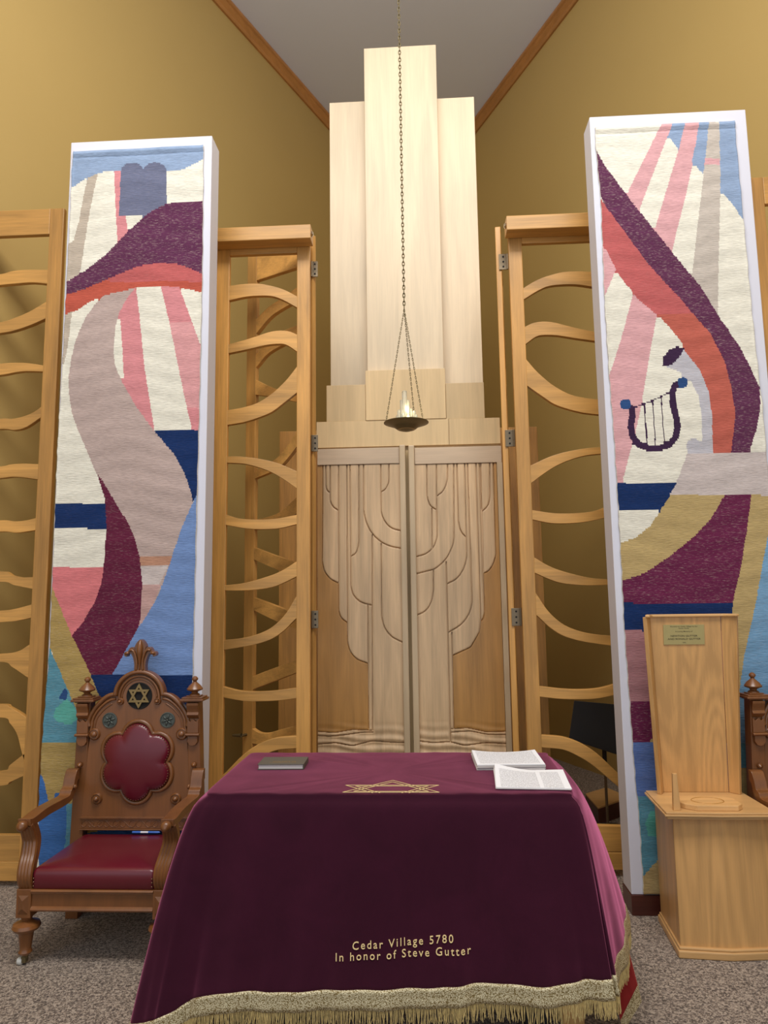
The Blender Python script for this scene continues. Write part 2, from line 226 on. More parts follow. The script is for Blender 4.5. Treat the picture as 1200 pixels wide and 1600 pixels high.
D['tapR'] = [["pink2",[[1.53,4.328],[1.591,4.325],[1.369,3.796],[1.215,3.434],[1.132,3.252],[1.113,3.524]]],["pink2",[[1.659,4.322],[1.74,4.317],[1.69,4.081],[1.636,3.878],[1.534,3.535],[1.424,3.143],[1.361,2.868],[1.3,2.597],[1.22,2.33],[1.143,2.094],[1.085,2.095],[1.12,2.752],[1.15,2.826],[1.227,3.038],[1.307,3.295],[1.45,3.676],[1.614,4.159]]],["sky",[[1.588,4.325],[1.661,4.321],[1.611,4.152],[1.562,4.237]]],["sky",[[1.738,4.317],[1.796,4.314],[1.757,4.078],[1.738,3.995],[1.68,4.074],[1.711,4.184]]],["sky",[[1.85,4.326],[1.99,4.319],[1.977,3.631],[1.939,3.705],[1.873,3.823],[1.822,3.896]]],["beige2",[[1.794,4.314],[1.852,4.311],[1.835,3.986],[1.808,3.696],[1.761,3.145],[1.723,3.202],[1.676,3.288],[1.633,3.368],[1.704,3.788],[1.757,4.078]]],["pink2",[[1.755,4.09],[1.84,4.086],[1.837,4.047],[1.75,4.052]]],["mauve",[[1.115,4.245],[1.149,4.161],[1.188,4.077],[1.307,3.879],[1.449,3.661],[1.57,3.477],[1.679,3.323],[1.77,3.138],[1.862,2.975],[1.916,2.836],[1.953,2.726],[1.947,2.605],[1.915,2.486],[1.867,2.361],[1.772,2.363],[1.814,2.582],[1.805,2.717],[1.778,2.882],[1.712,3.049],[1.616,3.178],[1.556,3.265],[1.483,3.352],[1.385,3.484],[1.287,3.647],[1.188,3.811],[1.145,3.901],[1.107,4.081]]],["rose",[[1.099,3.918],[1.145,3.894],[1.188,3.811],[1.287,3.647],[1.385,3.484],[1.483,3.352],[1.556,3.265],[1.616,3.178],[1.64,3.145],[1.444,3.152],[1.432,3.164],[1.332,3.259],[1.234,3.405],[1.175,3.55],[1.143,3.595],[1.089,3.728]]],["rust2",[[1.432,3.168],[1.628,3.161],[1.712,3.049],[1.778,2.882],[1.805,2.717],[1.814,2.582],[1.776,2.367],[1.677,2.37],[1.686,2.586],[1.676,2.721],[1.645,2.831],[1.57,2.971],[1.505,3.077]]],["silver",[[1.561,2.965],[1.645,2.831],[1.679,2.721],[1.689,2.586],[1.679,2.369],[1.623,2.371],[1.635,2.587],[1.623,2.696],[1.59,2.778],[1.529,2.835],[1.466,2.864],[1.515,2.918]]],["silver",[[1.619,2.411],[1.614,2.395],[1.603,2.382],[1.588,2.374],[1.571,2.372],[1.555,2.378],[1.544,2.389],[1.538,2.405],[1.539,2.421],[1.547,2.436],[1.56,2.447],[1.576,2.452],[1.593,2.45],[1.607,2.441],[1.617,2.427],[1.619,2.411]]],["aubergine",[[1.443,2.872],[1.449,2.92],[1.485,2.96],[1.525,2.977],[1.57,2.974],[1.548,2.931],[1.506,2.884],[1.466,2.867]]],["aubergine",[[1.225,2.634],[1.243,2.628],[1.243,2.586],[1.231,2.531],[1.239,2.47],[1.275,2.415],[1.329,2.389],[1.386,2.384],[1.452,2.403],[1.5,2.455],[1.518,2.523],[1.511,2.594],[1.501,2.654],[1.502,2.711],[1.513,2.742],[1.545,2.757],[1.53,2.79],[1.488,2.766],[1.467,2.716],[1.466,2.65],[1.476,2.588],[1.484,2.524],[1.47,2.472],[1.436,2.433],[1.384,2.42],[1.339,2.424],[1.298,2.443],[1.272,2.484],[1.266,2.53],[1.278,2.583],[1.276,2.643],[1.243,2.666]]],["aubergine",[[1.277,2.635],[1.377,2.67],[1.477,2.717],[1.475,2.724],[1.375,2.676],[1.275,2.641]]],["aubergine",[[1.325,2.639],[1.325,2.528],[1.328,2.427],[1.335,2.428],[1.332,2.529],[1.332,2.639]]],["aubergine",[[1.372,2.672],[1.371,2.541],[1.372,2.42],[1.378,2.42],[1.378,2.541],[1.379,2.672]]],["aubergine",[[1.42,2.691],[1.419,2.539],[1.421,2.425],[1.427,2.425],[1.425,2.539],[1.427,2.691]]],["navyteal",[[1.258,2.656],[1.255,2.644],[1.247,2.633],[1.236,2.627],[1.223,2.626],[1.212,2.631],[1.203,2.639],[1.198,2.651],[1.199,2.664],[1.205,2.676],[1.215,2.685],[1.227,2.688],[1.239,2.687],[1.249,2.68],[1.256,2.669],[1.258,2.656]]],["navyteal",[[1.574,2.771],[1.57,2.759],[1.563,2.749],[1.552,2.743],[1.54,2.742],[1.529,2.746],[1.521,2.755],[1.517,2.766],[1.518,2.779],[1.523,2.79],[1.533,2.798],[1.544,2.801],[1.556,2.8],[1.566,2.793],[1.572,2.783],[1.574,2.771]]],["taupelight",[[1.54,2.374],[2.08,2.367],[2.06,2.133],[1.442,2.147],[1.493,2.256],[1.527,2.337]]],["navy",[[1.096,2.218],[1.475,2.211],[1.379,2.067],[1.089,2.073]]],["gold2",[[1.447,2.147],[1.725,2.141],[1.649,2.019],[1.549,1.917],[1.402,1.808],[1.273,1.724],[1.067,1.664],[1.078,1.87],[1.157,1.889],[1.237,1.915],[1.319,1.977],[1.387,2.067]]],["plum2",[[1.725,2.141],[1.867,2.137],[1.83,1.959],[1.785,1.77],[1.724,1.561],[1.062,1.57],[1.067,1.664],[1.273,1.724],[1.418,1.816],[1.549,1.917],[1.649,2.019]]],["gold2",[[1.867,2.137],[2.183,2.131],[1.947,1.973],[1.826,1.505],[1.765,1.291],[1.713,1.05],[1.686,1.051],[1.724,1.561],[1.785,1.77],[1.83,1.959]]],["lightblue",[[2.197,2.288],[1.947,1.97],[1.886,1.691],[1.826,1.505],[1.765,1.291],[1.713,1.047],[1.671,0.842],[2.071,0.841]]],["navy",[[1.062,1.57],[1.724,1.561],[1.709,1.419],[1.055,1.426]]],["dusty2",[[1.055,1.426],[1.729,1.419],[1.702,1.055],[1.036,1.059]]],["plum2",[[1.036,1.059],[1.702,1.055],[1.686,0.847],[1.025,0.849]]],["gold2",[[1.281,0.888],[1.329,0.888],[1.327,0.848],[1.246,0.848]]],["blue2",[[1.025,0.849],[1.694,0.847],[1.696,0.579],[1.011,0.578]]],["teal",[[1.686,0.842],[2.071,0.841],[2.061,0.724],[1.685,0.725]]],["gold2",[[1.662,0.725],[2.061,0.724],[1.996,-0.015],[1.608,-0.018]]],["teal",[[1.011,0.578],[1.681,0.579],[1.674,0.478],[1.254,0.268],[1.18,0.193],[0.987,0.117]]],["green",[[1.307,0.52],[1.231,0.506],[1.205,0.447],[1.217,0.39],[1.298,0.376]]],["gold2",[[0.989,0.159],[1.18,0.193],[1.254,0.268],[1.674,0.478],[1.637,-0.018],[0.979,-0.025]]]]
D['tapR_left'] = [[1.145,4.299],[1.145,4.168],[1.157,3.871],[1.146,3.266],[1.149,2.82],[1.157,2.466],[1.158,2.199],[1.158,1.765],[1.155,1.421],[1.162,0.993],[1.167,0.696],[1.177,0.476],[1.178,0.108]]
D['tapR_right'] = [[1.938,4.31],[1.939,3.705],[1.947,3.236],[1.954,2.74],[1.959,2.645]]
D['grooveL'] = [[[-0.606,2.573],[-0.611,1.876],[-0.6,1.813],[-0.56,1.757],[-0.497,1.725]],[[-0.585,2.573],[-0.584,2.41],[-0.577,2.386],[-0.558,2.369]],[[-0.554,2.572],[-0.554,2.305],[-0.534,2.264],[-0.498,2.241]],[[-0.494,2.57],[-0.497,1.531],[-0.483,1.484],[-0.44,1.453]],[[-0.433,2.569],[-0.437,1.315],[-0.422,1.253],[-0.376,1.2],[-0.299,1.172]],[[-0.412,2.568],[-0.411,1.7],[-0.396,1.638],[-0.341,1.587],[-0.263,1.569]],[[-0.348,2.567],[-0.353,1.998],[-0.37,1.935],[-0.409,1.912]],[[-0.314,2.566],[-0.315,2.219],[-0.296,2.139],[-0.258,2.067],[-0.195,2.007],[-0.125,1.975],[-0.054,1.962]],[[-0.132,2.562],[-0.135,2.432],[-0.158,2.384],[-0.19,2.366]],[[-0.191,2.563],[-0.192,2.217],[-0.169,2.153],[-0.123,2.104],[-0.052,2.085]],[[-0.258,2.059],[-0.27,0.724]],[[-0.293,1.574],[-0.296,0.734]],[[-0.195,1.999],[-0.197,1.48],[-0.18,1.411],[-0.134,1.35],[-0.059,1.314]],[[-0.657,0.718],[-0.534,0.708],[-0.411,0.727],[-0.268,0.724]],[[-0.657,0.691],[-0.565,0.683],[-0.457,0.695],[-0.334,0.712],[-0.269,0.712]],[[-0.657,0.633],[-0.519,0.643],[-0.412,0.621],[-0.269,0.656],[-0.167,0.645],[-0.052,0.642]]]
D['grooveR'] = [[[0.136,2.571],[0.134,2.322],[0.153,2.258],[0.198,2.23]],[[0.206,2.57],[0.2,2.23],[0.199,2.035],[0.174,1.965],[0.118,1.918],[0.049,1.902]],[[0.285,2.568],[0.281,2.447],[0.257,2.367],[0.201,2.325]],[[0.166,2.241],[0.162,1.954]],[[0.328,2.567],[0.317,2.033],[0.306,1.97],[0.257,1.877],[0.178,1.813],[0.046,1.782]],[[0.35,2.566],[0.35,2.142],[0.364,2.071],[0.402,2.031]],[[0.406,2.565],[0.402,1.89],[0.38,1.813],[0.332,1.743],[0.261,1.71]],[[0.425,2.564],[0.431,1.58],[0.41,1.504],[0.354,1.428],[0.26,1.376]],[[0.485,2.563],[0.486,1.472],[0.475,1.381],[0.411,1.275],[0.287,1.221]],[[0.508,2.562],[0.513,1.518],[0.509,1.472],[0.488,1.452]],[[0.518,2.562],[0.514,1.779]],[[0.582,2.56],[0.576,2.312],[0.561,2.249],[0.516,2.21]],[[0.606,2.56],[0.603,1.902],[0.582,1.84],[0.55,1.794],[0.514,1.779]],[[0.167,1.805],[0.164,1.661],[0.15,1.584],[0.109,1.523],[0.047,1.497]],[[0.257,1.861],[0.257,1.376],[0.257,0.647]],[[0.284,1.375],[0.282,0.732]],[[0.26,0.732],[0.38,0.736],[0.5,0.709],[0.643,0.713]],[[0.267,0.71],[0.395,0.717],[0.5,0.694],[0.642,0.691]],[[0.043,0.652],[0.136,0.641],[0.257,0.647],[0.347,0.622],[0.498,0.64],[0.64,0.632]]]
D['bgL'] = [[-0.654,2.591],[-0.606,2.589],[-0.611,1.876],[-0.6,1.813],[-0.56,1.757],[-0.497,1.725],[-0.497,1.531],[-0.483,1.484],[-0.44,1.453],[-0.437,1.315],[-0.422,1.253],[-0.376,1.2],[-0.299,1.172],[-0.296,0.727],[-0.411,0.727],[-0.534,0.708],[-0.657,0.718]]
D['bgR'] = [[0.716,2.557],[0.606,2.56],[0.603,1.902],[0.582,1.84],[0.55,1.794],[0.514,1.779],[0.513,1.518],[0.488,1.452],[0.475,1.381],[0.411,1.275],[0.287,1.221],[0.282,0.732],[0.38,0.736],[0.5,0.709],[0.68,0.713]]
# ------------------------------------------------------------------ materials
M = {}
M['wall'] = plain('ochre_paint', (180, 151, 90), .55, var=.03, scale=1.5, bump=.15, bscale=90)
M['ceil'] = plain('ceiling_paint', (218, 222, 234), .8, var=.02, scale=2)
M['white'] = plain('pillar_paint', (212, 212, 224), .6, var=.015, scale=5)
M['mahog'] = wood('mahogany_baseboard', (84, 38, 30), .3, axis=0, rough=.35)
M['trim'] = wood('honey_trim', (172, 118, 64), .2, axis=1, rough=.4)
M['alder'] = wood('honey_alder', (200, 147, 76), .36, axis=2, rough=.42, coat=.2)
M['alderx'] = wood('honey_alder_crosswise', (203, 151, 80), .36, axis=0, rough=.42, coat=.2)
M['birch'] = wood('pale_birch', (214, 193, 160), .15, axis=2, rough=.5, scale=.8)
M['birch2'] = wood('warm_birch', (212, 182, 134), .16, axis=2, rough=.5, scale=.8)
M['maple'] = wood('carved_maple', (190, 160, 125), .26, axis=2, rough=.4, attr=True, coat=.15)
M['maplef'] = wood('greyed_maple', (198, 174, 140), .16, axis=2, rough=.42)
M['maplefx'] = wood('greyed_maple_rail', (192, 168, 140), .16, axis=0, rough=.42)
M['oak'] = wood('golden_oak', (208, 160, 100), .22, axis=2, rough=.38, cath=.055, coat=.25)
M['oakx'] = wood('golden_oak_crosswise', (214, 168, 110), .2, axis=0, rough=.38, coat=.25)
M['walnut'] = wood('carved_walnut', (122, 75, 38), .25, axis=2, rough=.3, coat=.35)
M['leather'] = plain('burgundy_leather', (98, 16, 34), .3, var=.12, scale=5, bump=.1, bscale=260, Coat_Weight=.3, Coat_Roughness=.25)
M['brass'] = plain('aged_brass', (150, 128, 86), .42, .7, var=.15, scale=60)
M['bronze'] = plain('dark_bronze', (116, 104, 74), .42, .6, var=.2, scale=30)
M['pewter'] = plain('oxidised_pewter', (86, 92, 88), .5, .5, var=.3, scale=120)
M['steel'] = plain('dull_steel', (128, 112, 90), .35, .8, var=.1, scale=60)
M['chrome'] = plain('chrome', (200, 200, 205), .15, 1, var=.02)
M['dark'] = plain('hole_shade_and_screws', (16, 12, 10), .8)  # near black: painted shade of the chair's star opening, also hinge screws
M['blackp'] = plain('black_painted_steel', (30, 30, 32), .5, 0, var=.08)
M['rubber'] = plain('white_caster', (205, 205, 200), .4)
M['nail'] = plain('antique_nail', (120, 88, 70), .3, .8)
M['thread'] = plain('gold_thread', (240, 214, 156), .5, .15, var=.1, scale=300)
M['ink'] = plain('engraved_ink', (72, 66, 44), .6)
M['bookc'] = plain('grey_green_book_cloth', (88, 84, 76), .55, var=.04)
M['bookp'] = plain('page_block', (215, 210, 208), .7)
M['pen'] = plain('blue_pen_plastic', (60, 110, 200), .3)
M['penw'] = plain('white_pen_grip', (225, 228, 235), .35)
M['plaque'] = plain('brushed_brass_plaque', (178, 164, 110), .42, .25, var=.06, scale=40)
M['gdot'] = plain('gilt_print', (150, 120, 70), .5, .3)

def velvet(name, c, sh):
    q = N(name); q.set(Roughness=.85, Sheen_Weight=.95, Sheen_Roughness=.45); q.b.inputs['Sheen Tint'].default_value = rgba(sh); q.b.inputs['Specular IOR Level'].default_value = .15
    tc = q.n('ShaderNodeTexCoord'); a = q.n('ShaderNodeTexNoise', i_Scale=5, i_Detail=5, i_Roughness=.6, i_Distortion=.8); q.l(tc.outputs['Object'], a.inputs['Vector'])
    mx = q.n('ShaderNodeMix', data_type='RGBA'); L = lin(c); mx.inputs[6].default_value = (*[v*.7 for v in L], 1); mx.inputs[7].default_value = (*[v*1.35 for v in L], 1)
    q.l(a.outputs[0], mx.inputs[0]); q.l(mx.outputs[2], q.b.inputs['Base Color'])
    mr = q.n('ShaderNodeMapRange', i_From_Min=.3, i_From_Max=.7, i_To_Min=.75, i_To_Max=1.); q.l(a.outputs[0], mr.inputs['Value']); q.l(mr.outputs[0], q.b.inputs['Sheen Weight'])
    b = q.n('ShaderNodeTexNoise', i_Scale=500, i_Detail=2); q.l(tc.outputs['Object'], b.inputs['Vector'])
    bp = q.n('ShaderNodeBump', i_Strength=.2, i_Distance=.001); q.l(b.outputs[0], bp.inputs['Height']); q.l(bp.outputs[0], q.b.inputs['Normal'])
    return q.m
M['velvet'] = velvet('burgundy_velvet', (45, 5, 26), (242, 136, 180))
M['redcloth'] = velvet('red_lining', (120, 22, 26), (220, 110, 100))
def goldbraid():
    q = N('gold_braid'); q.set(Roughness=.45, Metallic=.35)
    tc = q.n('ShaderNodeTexCoord'); mp = q.n('ShaderNodeMapping'); mp.inputs['Scale'].default_value = (230, 230, 290); q.l(tc.outputs['Object'], mp.inputs['Vector'])
    v = q.n('ShaderNodeTexVoronoi', i_Scale=1); q.l(mp.outputs[0], v.inputs['Vector'])
    r = q.n('ShaderNodeValToRGB'); q.l(v.outputs['Distance'], r.inputs[0])
    r.color_ramp.elements[0].color = rgba((240, 230, 196)); r.color_ramp.elements[0].position = .1
    r.color_ramp.elements[1].color = rgba((124, 106, 62)); r.color_ramp.elements[1].position = .75
    q.l(r.outputs[0], q.b.inputs['Base Color'])
    bp = q.n('ShaderNodeBump', i_Strength=.6, i_Distance=.002, invert=True); q.l(v.outputs['Distance'], bp.inputs['Height']); q.l(bp.outputs[0], q.b.inputs['Normal'])
    return q.m
M['braid'] = goldbraid()
M['fringe'] = plain('gold_fringe', (216, 194, 134), .45, .3, var=.3, scale=120)
def carpet():
    q = N('mottled_carpet'); q.set(Roughness=.95, Sheen_Weight=.2); q.b.inputs['Specular IOR Level'].default_value = .1
    tc = q.n('ShaderNodeTexCoord')
    a = q.n('ShaderNodeTexNoise', i_Scale=85, i_Detail=3, i_Roughness=.6, i_Distortion=1.2); q.l(tc.outputs['Object'], a.inputs['Vector'])
    r = q.n('ShaderNodeValToRGB'); q.l(a.outputs[0], r.inputs[0]); e = r.color_ramp.elements
    e[0].position = .40; e[0].color = rgba((78, 66, 58)); e[1].position = .58; e[1].color = rgba((178, 162, 146))
    m = e.new(.49); m.color = rgba((126, 111, 99))
    b = q.n('ShaderNodeTexNoise', i_Scale=420, i_Detail=3); q.l(tc.outputs['Object'], b.inputs['Vector'])
    mr = q.n('ShaderNodeMapRange', i_To_Min=.6, i_To_Max=1.4); q.l(b.outputs[0], mr.inputs['Value'])
    v = q.n('ShaderNodeVectorMath', operation='SCALE'); q.l(r.outputs[0], v.inputs[0]); q.l(mr.outputs[0], v.inputs['Scale']); q.l(v.outputs[0], q.b.inputs['Base Color'])
    bp = q.n('ShaderNodeBump', i_Strength=.7, i_Distance=.004); q.l(b.outputs[0], bp.inputs['Height']); q.l(bp.outputs[0], q.b.inputs['Normal'])
    return q.m
M['carpet'] = carpet()
def weave():
    q = N('tapestry_wool'); q.set(Roughness=.95, Sheen_Weight=.15); q.b.inputs['Specular IOR Level'].default_value = .1
    tc = q.n('ShaderNodeTexCoord'); at = q.n('ShaderNodeAttribute', attribute_name='yarn')
    def nz(sx, sz, d=3):
        mp = q.n('ShaderNodeMapping'); mp.inputs['Scale'].default_value = (sx, sx, sz); q.l(tc.outputs['Object'], mp.inputs['Vector'])
        n = q.n('ShaderNodeTexNoise', i_Scale=1, i_Detail=d, i_Roughness=.6); q.l(mp.outputs[0], n.inputs['Vector']); return n
    f = nz(28, 230); mr = q.n('ShaderNodeMapRange', i_From_Min=.25, i_From_Max=.75, i_To_Min=.8, i_To_Max=1.17); q.l(f.outputs[0], mr.inputs['Value'])
    g = nz(2.5, 14, 2); mg = q.n('ShaderNodeMapRange', i_From_Min=.3, i_From_Max=.7, i_To_Min=.94, i_To_Max=1.05); q.l(g.outputs[0], mg.inputs['Value'])
    mm = q.n('ShaderNodeMath', operation='MULTIPLY'); q.l(mr.outputs[0], mm.inputs[0]); q.l(mg.outputs[0], mm.inputs[1])
    v = q.n('ShaderNodeVectorMath', operation='SCALE'); q.l(at.outputs['Color'], v.inputs[0]); q.l(mm.outputs[0], v.inputs['Scale'])
    s = nz(50, 330); ms = q.n('ShaderNodeMapRange', i_From_Min=.55, i_From_Max=.7, i_To_Min=0, i_To_Max=1); q.l(s.outputs[0], ms.inputs['Value'])
    m2 = q.n('ShaderNodeMath', operation='MULTIPLY'); q.l(ms.outputs[0], m2.inputs[0]); q.l(at.outputs['Alpha'], m2.inputs[1])
    mx = q.n('ShaderNodeMix', data_type='RGBA'); q.l(m2.outputs[0], mx.inputs[0]); q.l(v.outputs[0], mx.inputs[6]); mx.inputs[7].default_value = rgba((205, 185, 175))
    q.l(mx.outputs[2], q.b.inputs['Base Color'])
    bp = q.n('ShaderNodeBump', i_Strength=.55, i_Distance=.005); q.l(f.outputs[0], bp.inputs['Height']); q.l(bp.outputs[0], q.b.inputs['Normal'])
    return q.m
M['weave'] = weave()
def page(name, cols, y0, y1):
    q = N(name); q.set(Roughness=.7)
    tc = q.n('ShaderNodeTexCoord'); sp = q.n('ShaderNodeSeparateXYZ'); q.l(tc.outputs['Object'], sp.inputs[0])
    def math(op, a, b=None, c=None):
        x = q.n('ShaderNodeMath', operation=op)
        for k, t in enumerate((a, b, c)):
            if t is None: continue
            if isinstance(t, (int, float)): x.inputs[k].default_value = t
            else: q.l(t, x.inputs[k])
        return x.outputs[0]
    X, Y = sp.outputs[0], sp.outputs[1]
    row = math('GREATER_THAN', math('SINE', math('MULTIPLY', Y, 2*pi/.0075)), -.1)
    mp = q.n('ShaderNodeMapping'); mp.inputs['Scale'].default_value = (260, 130, 1); q.l(tc.outputs['Object'], mp.inputs['Vector'])
    no = q.n('ShaderNodeTexNoise', i_Scale=1, i_Detail=1); q.l(mp.outputs[0], no.inputs['Vector'])
    ink = math('MULTIPLY', row, math('GREATER_THAN', no.outputs[0], .44))
    mask = None
    for a, b in cols:
        m = math('MULTIPLY', math('GREATER_THAN', X, a), math('LESS_THAN', X, b)); mask = m if mask is None else math('ADD', mask, m)
    mask = math('MULTIPLY', mask, math('MULTIPLY', math('GREATER_THAN', Y, y0), math('LESS_THAN', Y, y1)))
    g = q.n('ShaderNodeSeparateXYZ'); ge = q.n('ShaderNodeNewGeometry'); q.l(ge.outputs['Normal'], g.inputs[0])
    mask = math('MULTIPLY', mask, math('GREATER_THAN', g.outputs[2], .6))
    f = math('MULTIPLY', math('MULTIPLY', ink, mask), .55)
    mx = q.n('ShaderNodeMix', data_type='RGBA'); q.l(f, mx.inputs[0]); mx.inputs[6].default_value = rgba((232, 234, 240)); mx.inputs[7].default_value = rgba((70, 70, 80)); q.l(mx.outputs[2], q.b.inputs['Base Color'])
    return q.m
def glass():
    q = N('clear_glass'); q.set(Roughness=.22, IOR=1.45, Transmission_Weight=.85); q.b.inputs['Base Color'].default_value = (.95, 1, .97, 1); return q.m
M['glass'] = glass()
def emit(name, c, s):
    q = N(name); q.b.inputs['Emission Color'].default_value = rgba(c); q.b.inputs['Emission Strength'].default_value = s; q.b.inputs['Base Color'].default_value = rgba(c); return q.m
M['bulb'] = emit('glowing_bulb', (255, 238, 150), 7)

# ------------------------------------------------------------------ the room
T0, YA, HC = .4454, 10.52, 7.59
def struct(name, mb, m): o = mb.build(name, m, off=(0, 0, 0)); o['kind'] = 'structure'; return o
def wx(y): return T0*(YA-y)
YF, YB = -2.5, 8.6
struct('floor', MB().box(-7, 7, YF, 9.2, -.1, 0), M['carpet'])
for s, nm in ((-1, 'wall_left'), (1, 'wall_right')):
    struct(nm, MB().prism([(s*wx(YF), YF), (s*wx(YB), YB), (s*(wx(YB)+.15), YB+.05), (s*(wx(YF)+.15), YF)], 0, HC+.4, axis=2), M['wall'])
struct('wall_back', MB().box(-wx(YB)-.1, wx(YB)+.1, YB, YB+.12, 0, HC+.4), M['wall'])
struct('ceiling', MB().box(-6.2, 6.2, YF, 9.2, HC+.14, HC+.3), M['ceil'])
prof = [(0, 0), (.022, .0), (.03, .012), (.022, .022), (.03, .04), (.05, .062), (.062, .078), (.058, .09), (.075, .1), (.08, .118), (.072, .14), (0, .14)]
for k, s in enumerate((-1, 1)):
    secs = []
    nrm = Vector((-s, -T0, 0)).normalized()
    for y in (YF, YB-.02):
        b = Vector((s*wx(y), y, HC)); secs.append([b+nrm*a+Vector((0, 0, c)) for a, c in prof])
    struct('trim_%d' % (k+1), MB().loft(secs), M['trim'])

# ------------------------------------------------------------------ pillars and tapestries
PAL = dict(cream=(226, 222, 208, .0), sky=(138, 158, 188, .05), beige=(184, 171, 156, .1), pink=(208, 136, 141, .05), lightpink=(212, 154, 156, .05), slate=(104, 109, 134, .1),
 mauve=(92, 44, 76, .42), rust=(182, 86, 70, 0), rose=(184, 94, 94, .08), navy=(20, 46, 94, .03), taupe=(182, 162, 156, .12), taupelight=(196, 184, 181, .12), dusty=(190, 155, 150, .1),
 copper=(180, 135, 112, 0), salmon=(212, 122, 126, .05), gold=(172, 146, 88, .22), plum=(96, 30, 58, .2), cornflower=(114, 142, 192, .05), teal=(90, 145, 165, .16), navyteal=(45, 76, 125, 0),
 green=(92, 170, 158, .1), blue=(62, 108, 172, .05), pink2=(212, 162, 166, .03), beige2=(190, 180, 170, .08), rust2=(184, 96, 82, .03), silver=(186, 184, 192, .3), aubergine=(58, 36, 66, 0),
 gold2=(182, 158, 108, .1), plum2=(102, 34, 70, .3), lightblue=(118, 160, 195, .2), dusty2=(165, 118, 122, .15), blue2=(88, 113, 170, .1))
def tapestry(name, data, left, right, ztop, zbot, label):
    left = np.array(sorted(left, key=lambda p: p[1])); right = np.array(sorted(right, key=lambda p: p[1]))
    nx = 170; nz = int((ztop-zbot)/.0056)
    zs = np.linspace(zbot, ztop, nz+1); xl = np.interp(zs, left[:, 1], left[:, 0]); xr = np.interp(zs, right[:, 1], right[:, 0])
    xl = xl+.0015*np.sin(zs*37)+.001*np.sin(zs*91); xr = xr+.0015*np.sin(zs*31+1)
    u = np.linspace(0, 1, nx+1)
    X = xl[:, None]+(xr-xl)[:, None]*u[None]; Z = np.repeat(zs[:, None], nx+1, 1)
    Y = 3.8475+.0035*np.sin(Z*6+X*4)*np.sin(X*7+1)+.0012*np.sin(Z*55+np.sin(X*9)*2)
    d = ztop-Z; Y -= .006*np.exp(-((d-.018)/.012)**2); Y += .005*np.exp(-((d-.045)/.004)**2)
    e = np.minimum(u, 1-u)[None]; Y -= .003*np.exp(-(e/.012)**2)
    cx = (X[:-1, :-1]+X[1:, 1:])/2; cz = (Z[:-1, :-1]+Z[1:, 1:])/2
    colr = np.zeros(cx.shape+(4,)); p = PAL['cream']; colr[:] = (*lin(p[:3]), p[3])
    zj = np.round(cz/.008)*.008
    for nm, poly in data:
        p = PAL[nm]; m = inside(cx, zj, poly); colr[m] = (*lin(p[:3]), p[3])
    cr0 = np.array([*lin(PAL['cream'][:3]), 0.]); isc = lambda: np.all(np.abs(colr-cr0) < 1e-6, -1)
    for w in (3, 2, 1):                         # close stray pin-holes between neighbouring colours
        for ax in (0, 1):
            m = isc(); a = np.roll(m, w, ax) & np.roll(m, 0, ax)
            L_ = ~np.roll(m, w, ax); R_ = ~np.roll(m, -1, ax)
            fill = m & L_ & R_; fill[:4] = False; fill[-4:] = False; fill[:, :4] = False; fill[:, -4:] = False
            colr = np.where(fill[..., None], np.roll(colr, -1, ax), colr)
    nv = (nx+1)*(nz+1); V = np.stack([X, Y, Z], -1).reshape(-1, 3)
    idx = np.arange(nv).reshape(nz+1, nx+1)
    F = np.stack([idx[:-1, :-1], idx[:-1, 1:], idx[1:, 1:], idx[1:, :-1]], -1).reshape(-1, 4); C = colr.reshape(-1, 4)
    # selvedge: returns to the pillar face
    ring = np.concatenate([idx[0, :], idx[1:, -1], idx[-1, -2::-1], idx[-2:0:-1, 0]])
    back = V[ring].copy(); back[:, 1] = 3.8585; r0 = nv+np.arange(len(ring)); rn = np.roll(ring, -1); b1 = np.roll(r0, -1)
    F2 = np.stack([ring, r0, b1, rn], -1); ec = np.tile((*lin((200, 195, 185)), 0.), (len(ring), 1))
    V = np.concatenate([V, back]); F = np.concatenate([F, F2]); C = np.concatenate([C, ec])
    me = bpy.data.meshes.new(name); me.from_pydata(V.tolist(), [], F.tolist()); me.update()
    a = me.attributes.new('yarn', 'FLOAT_COLOR', 'FACE'); a.data.foreach_set('color', C.astype(np.float32).ravel())
    me.polygons.foreach_set('use_smooth', [True]*len(F)); me.materials.append(M['weave'])
    o = bpy.data.objects.new(name, me); COL.objects.link(o); return fin(o, label, 'tapestry', None)
for s, lab in ((-1, 'white box pillar behind the left armchair, carrying the tapestry with two grey tablets'), (1, 'white box pillar behind the oak lectern, carrying the tapestry with the lyre')):
    x0, x1 = sorted((s*1.12, s*(1.99 if s < 0 else 2.01)))
    e = empty('display_pillar', ((x0+x1)/2, 3.93, 0), lab, 'pillar')
    MB().box(x0, x1, 3.86, 4.01, .098, 4.39).build('pillar_body', M['white'], e, bevel=.004)
    MB().box(x0-.004, x1+.004, 3.852, 4.014, 0, .098).build('plinth', M['mahog'], e, bevel=.002)
tapestry('tapestry', D['tapL'], D['tapL_left'], D['tapL_right'], 4.322, .12, 'tall woven tapestry with two grey rounded tablets above a purple hill')
tapestry('tapestry', D['tapR'], D['tapR_left'], D['tapR_right']+[[1.962, 2.0], [1.965, .1]], 4.315, .106, 'tall woven tapestry with a dark lyre beneath a purple and red diagonal band')

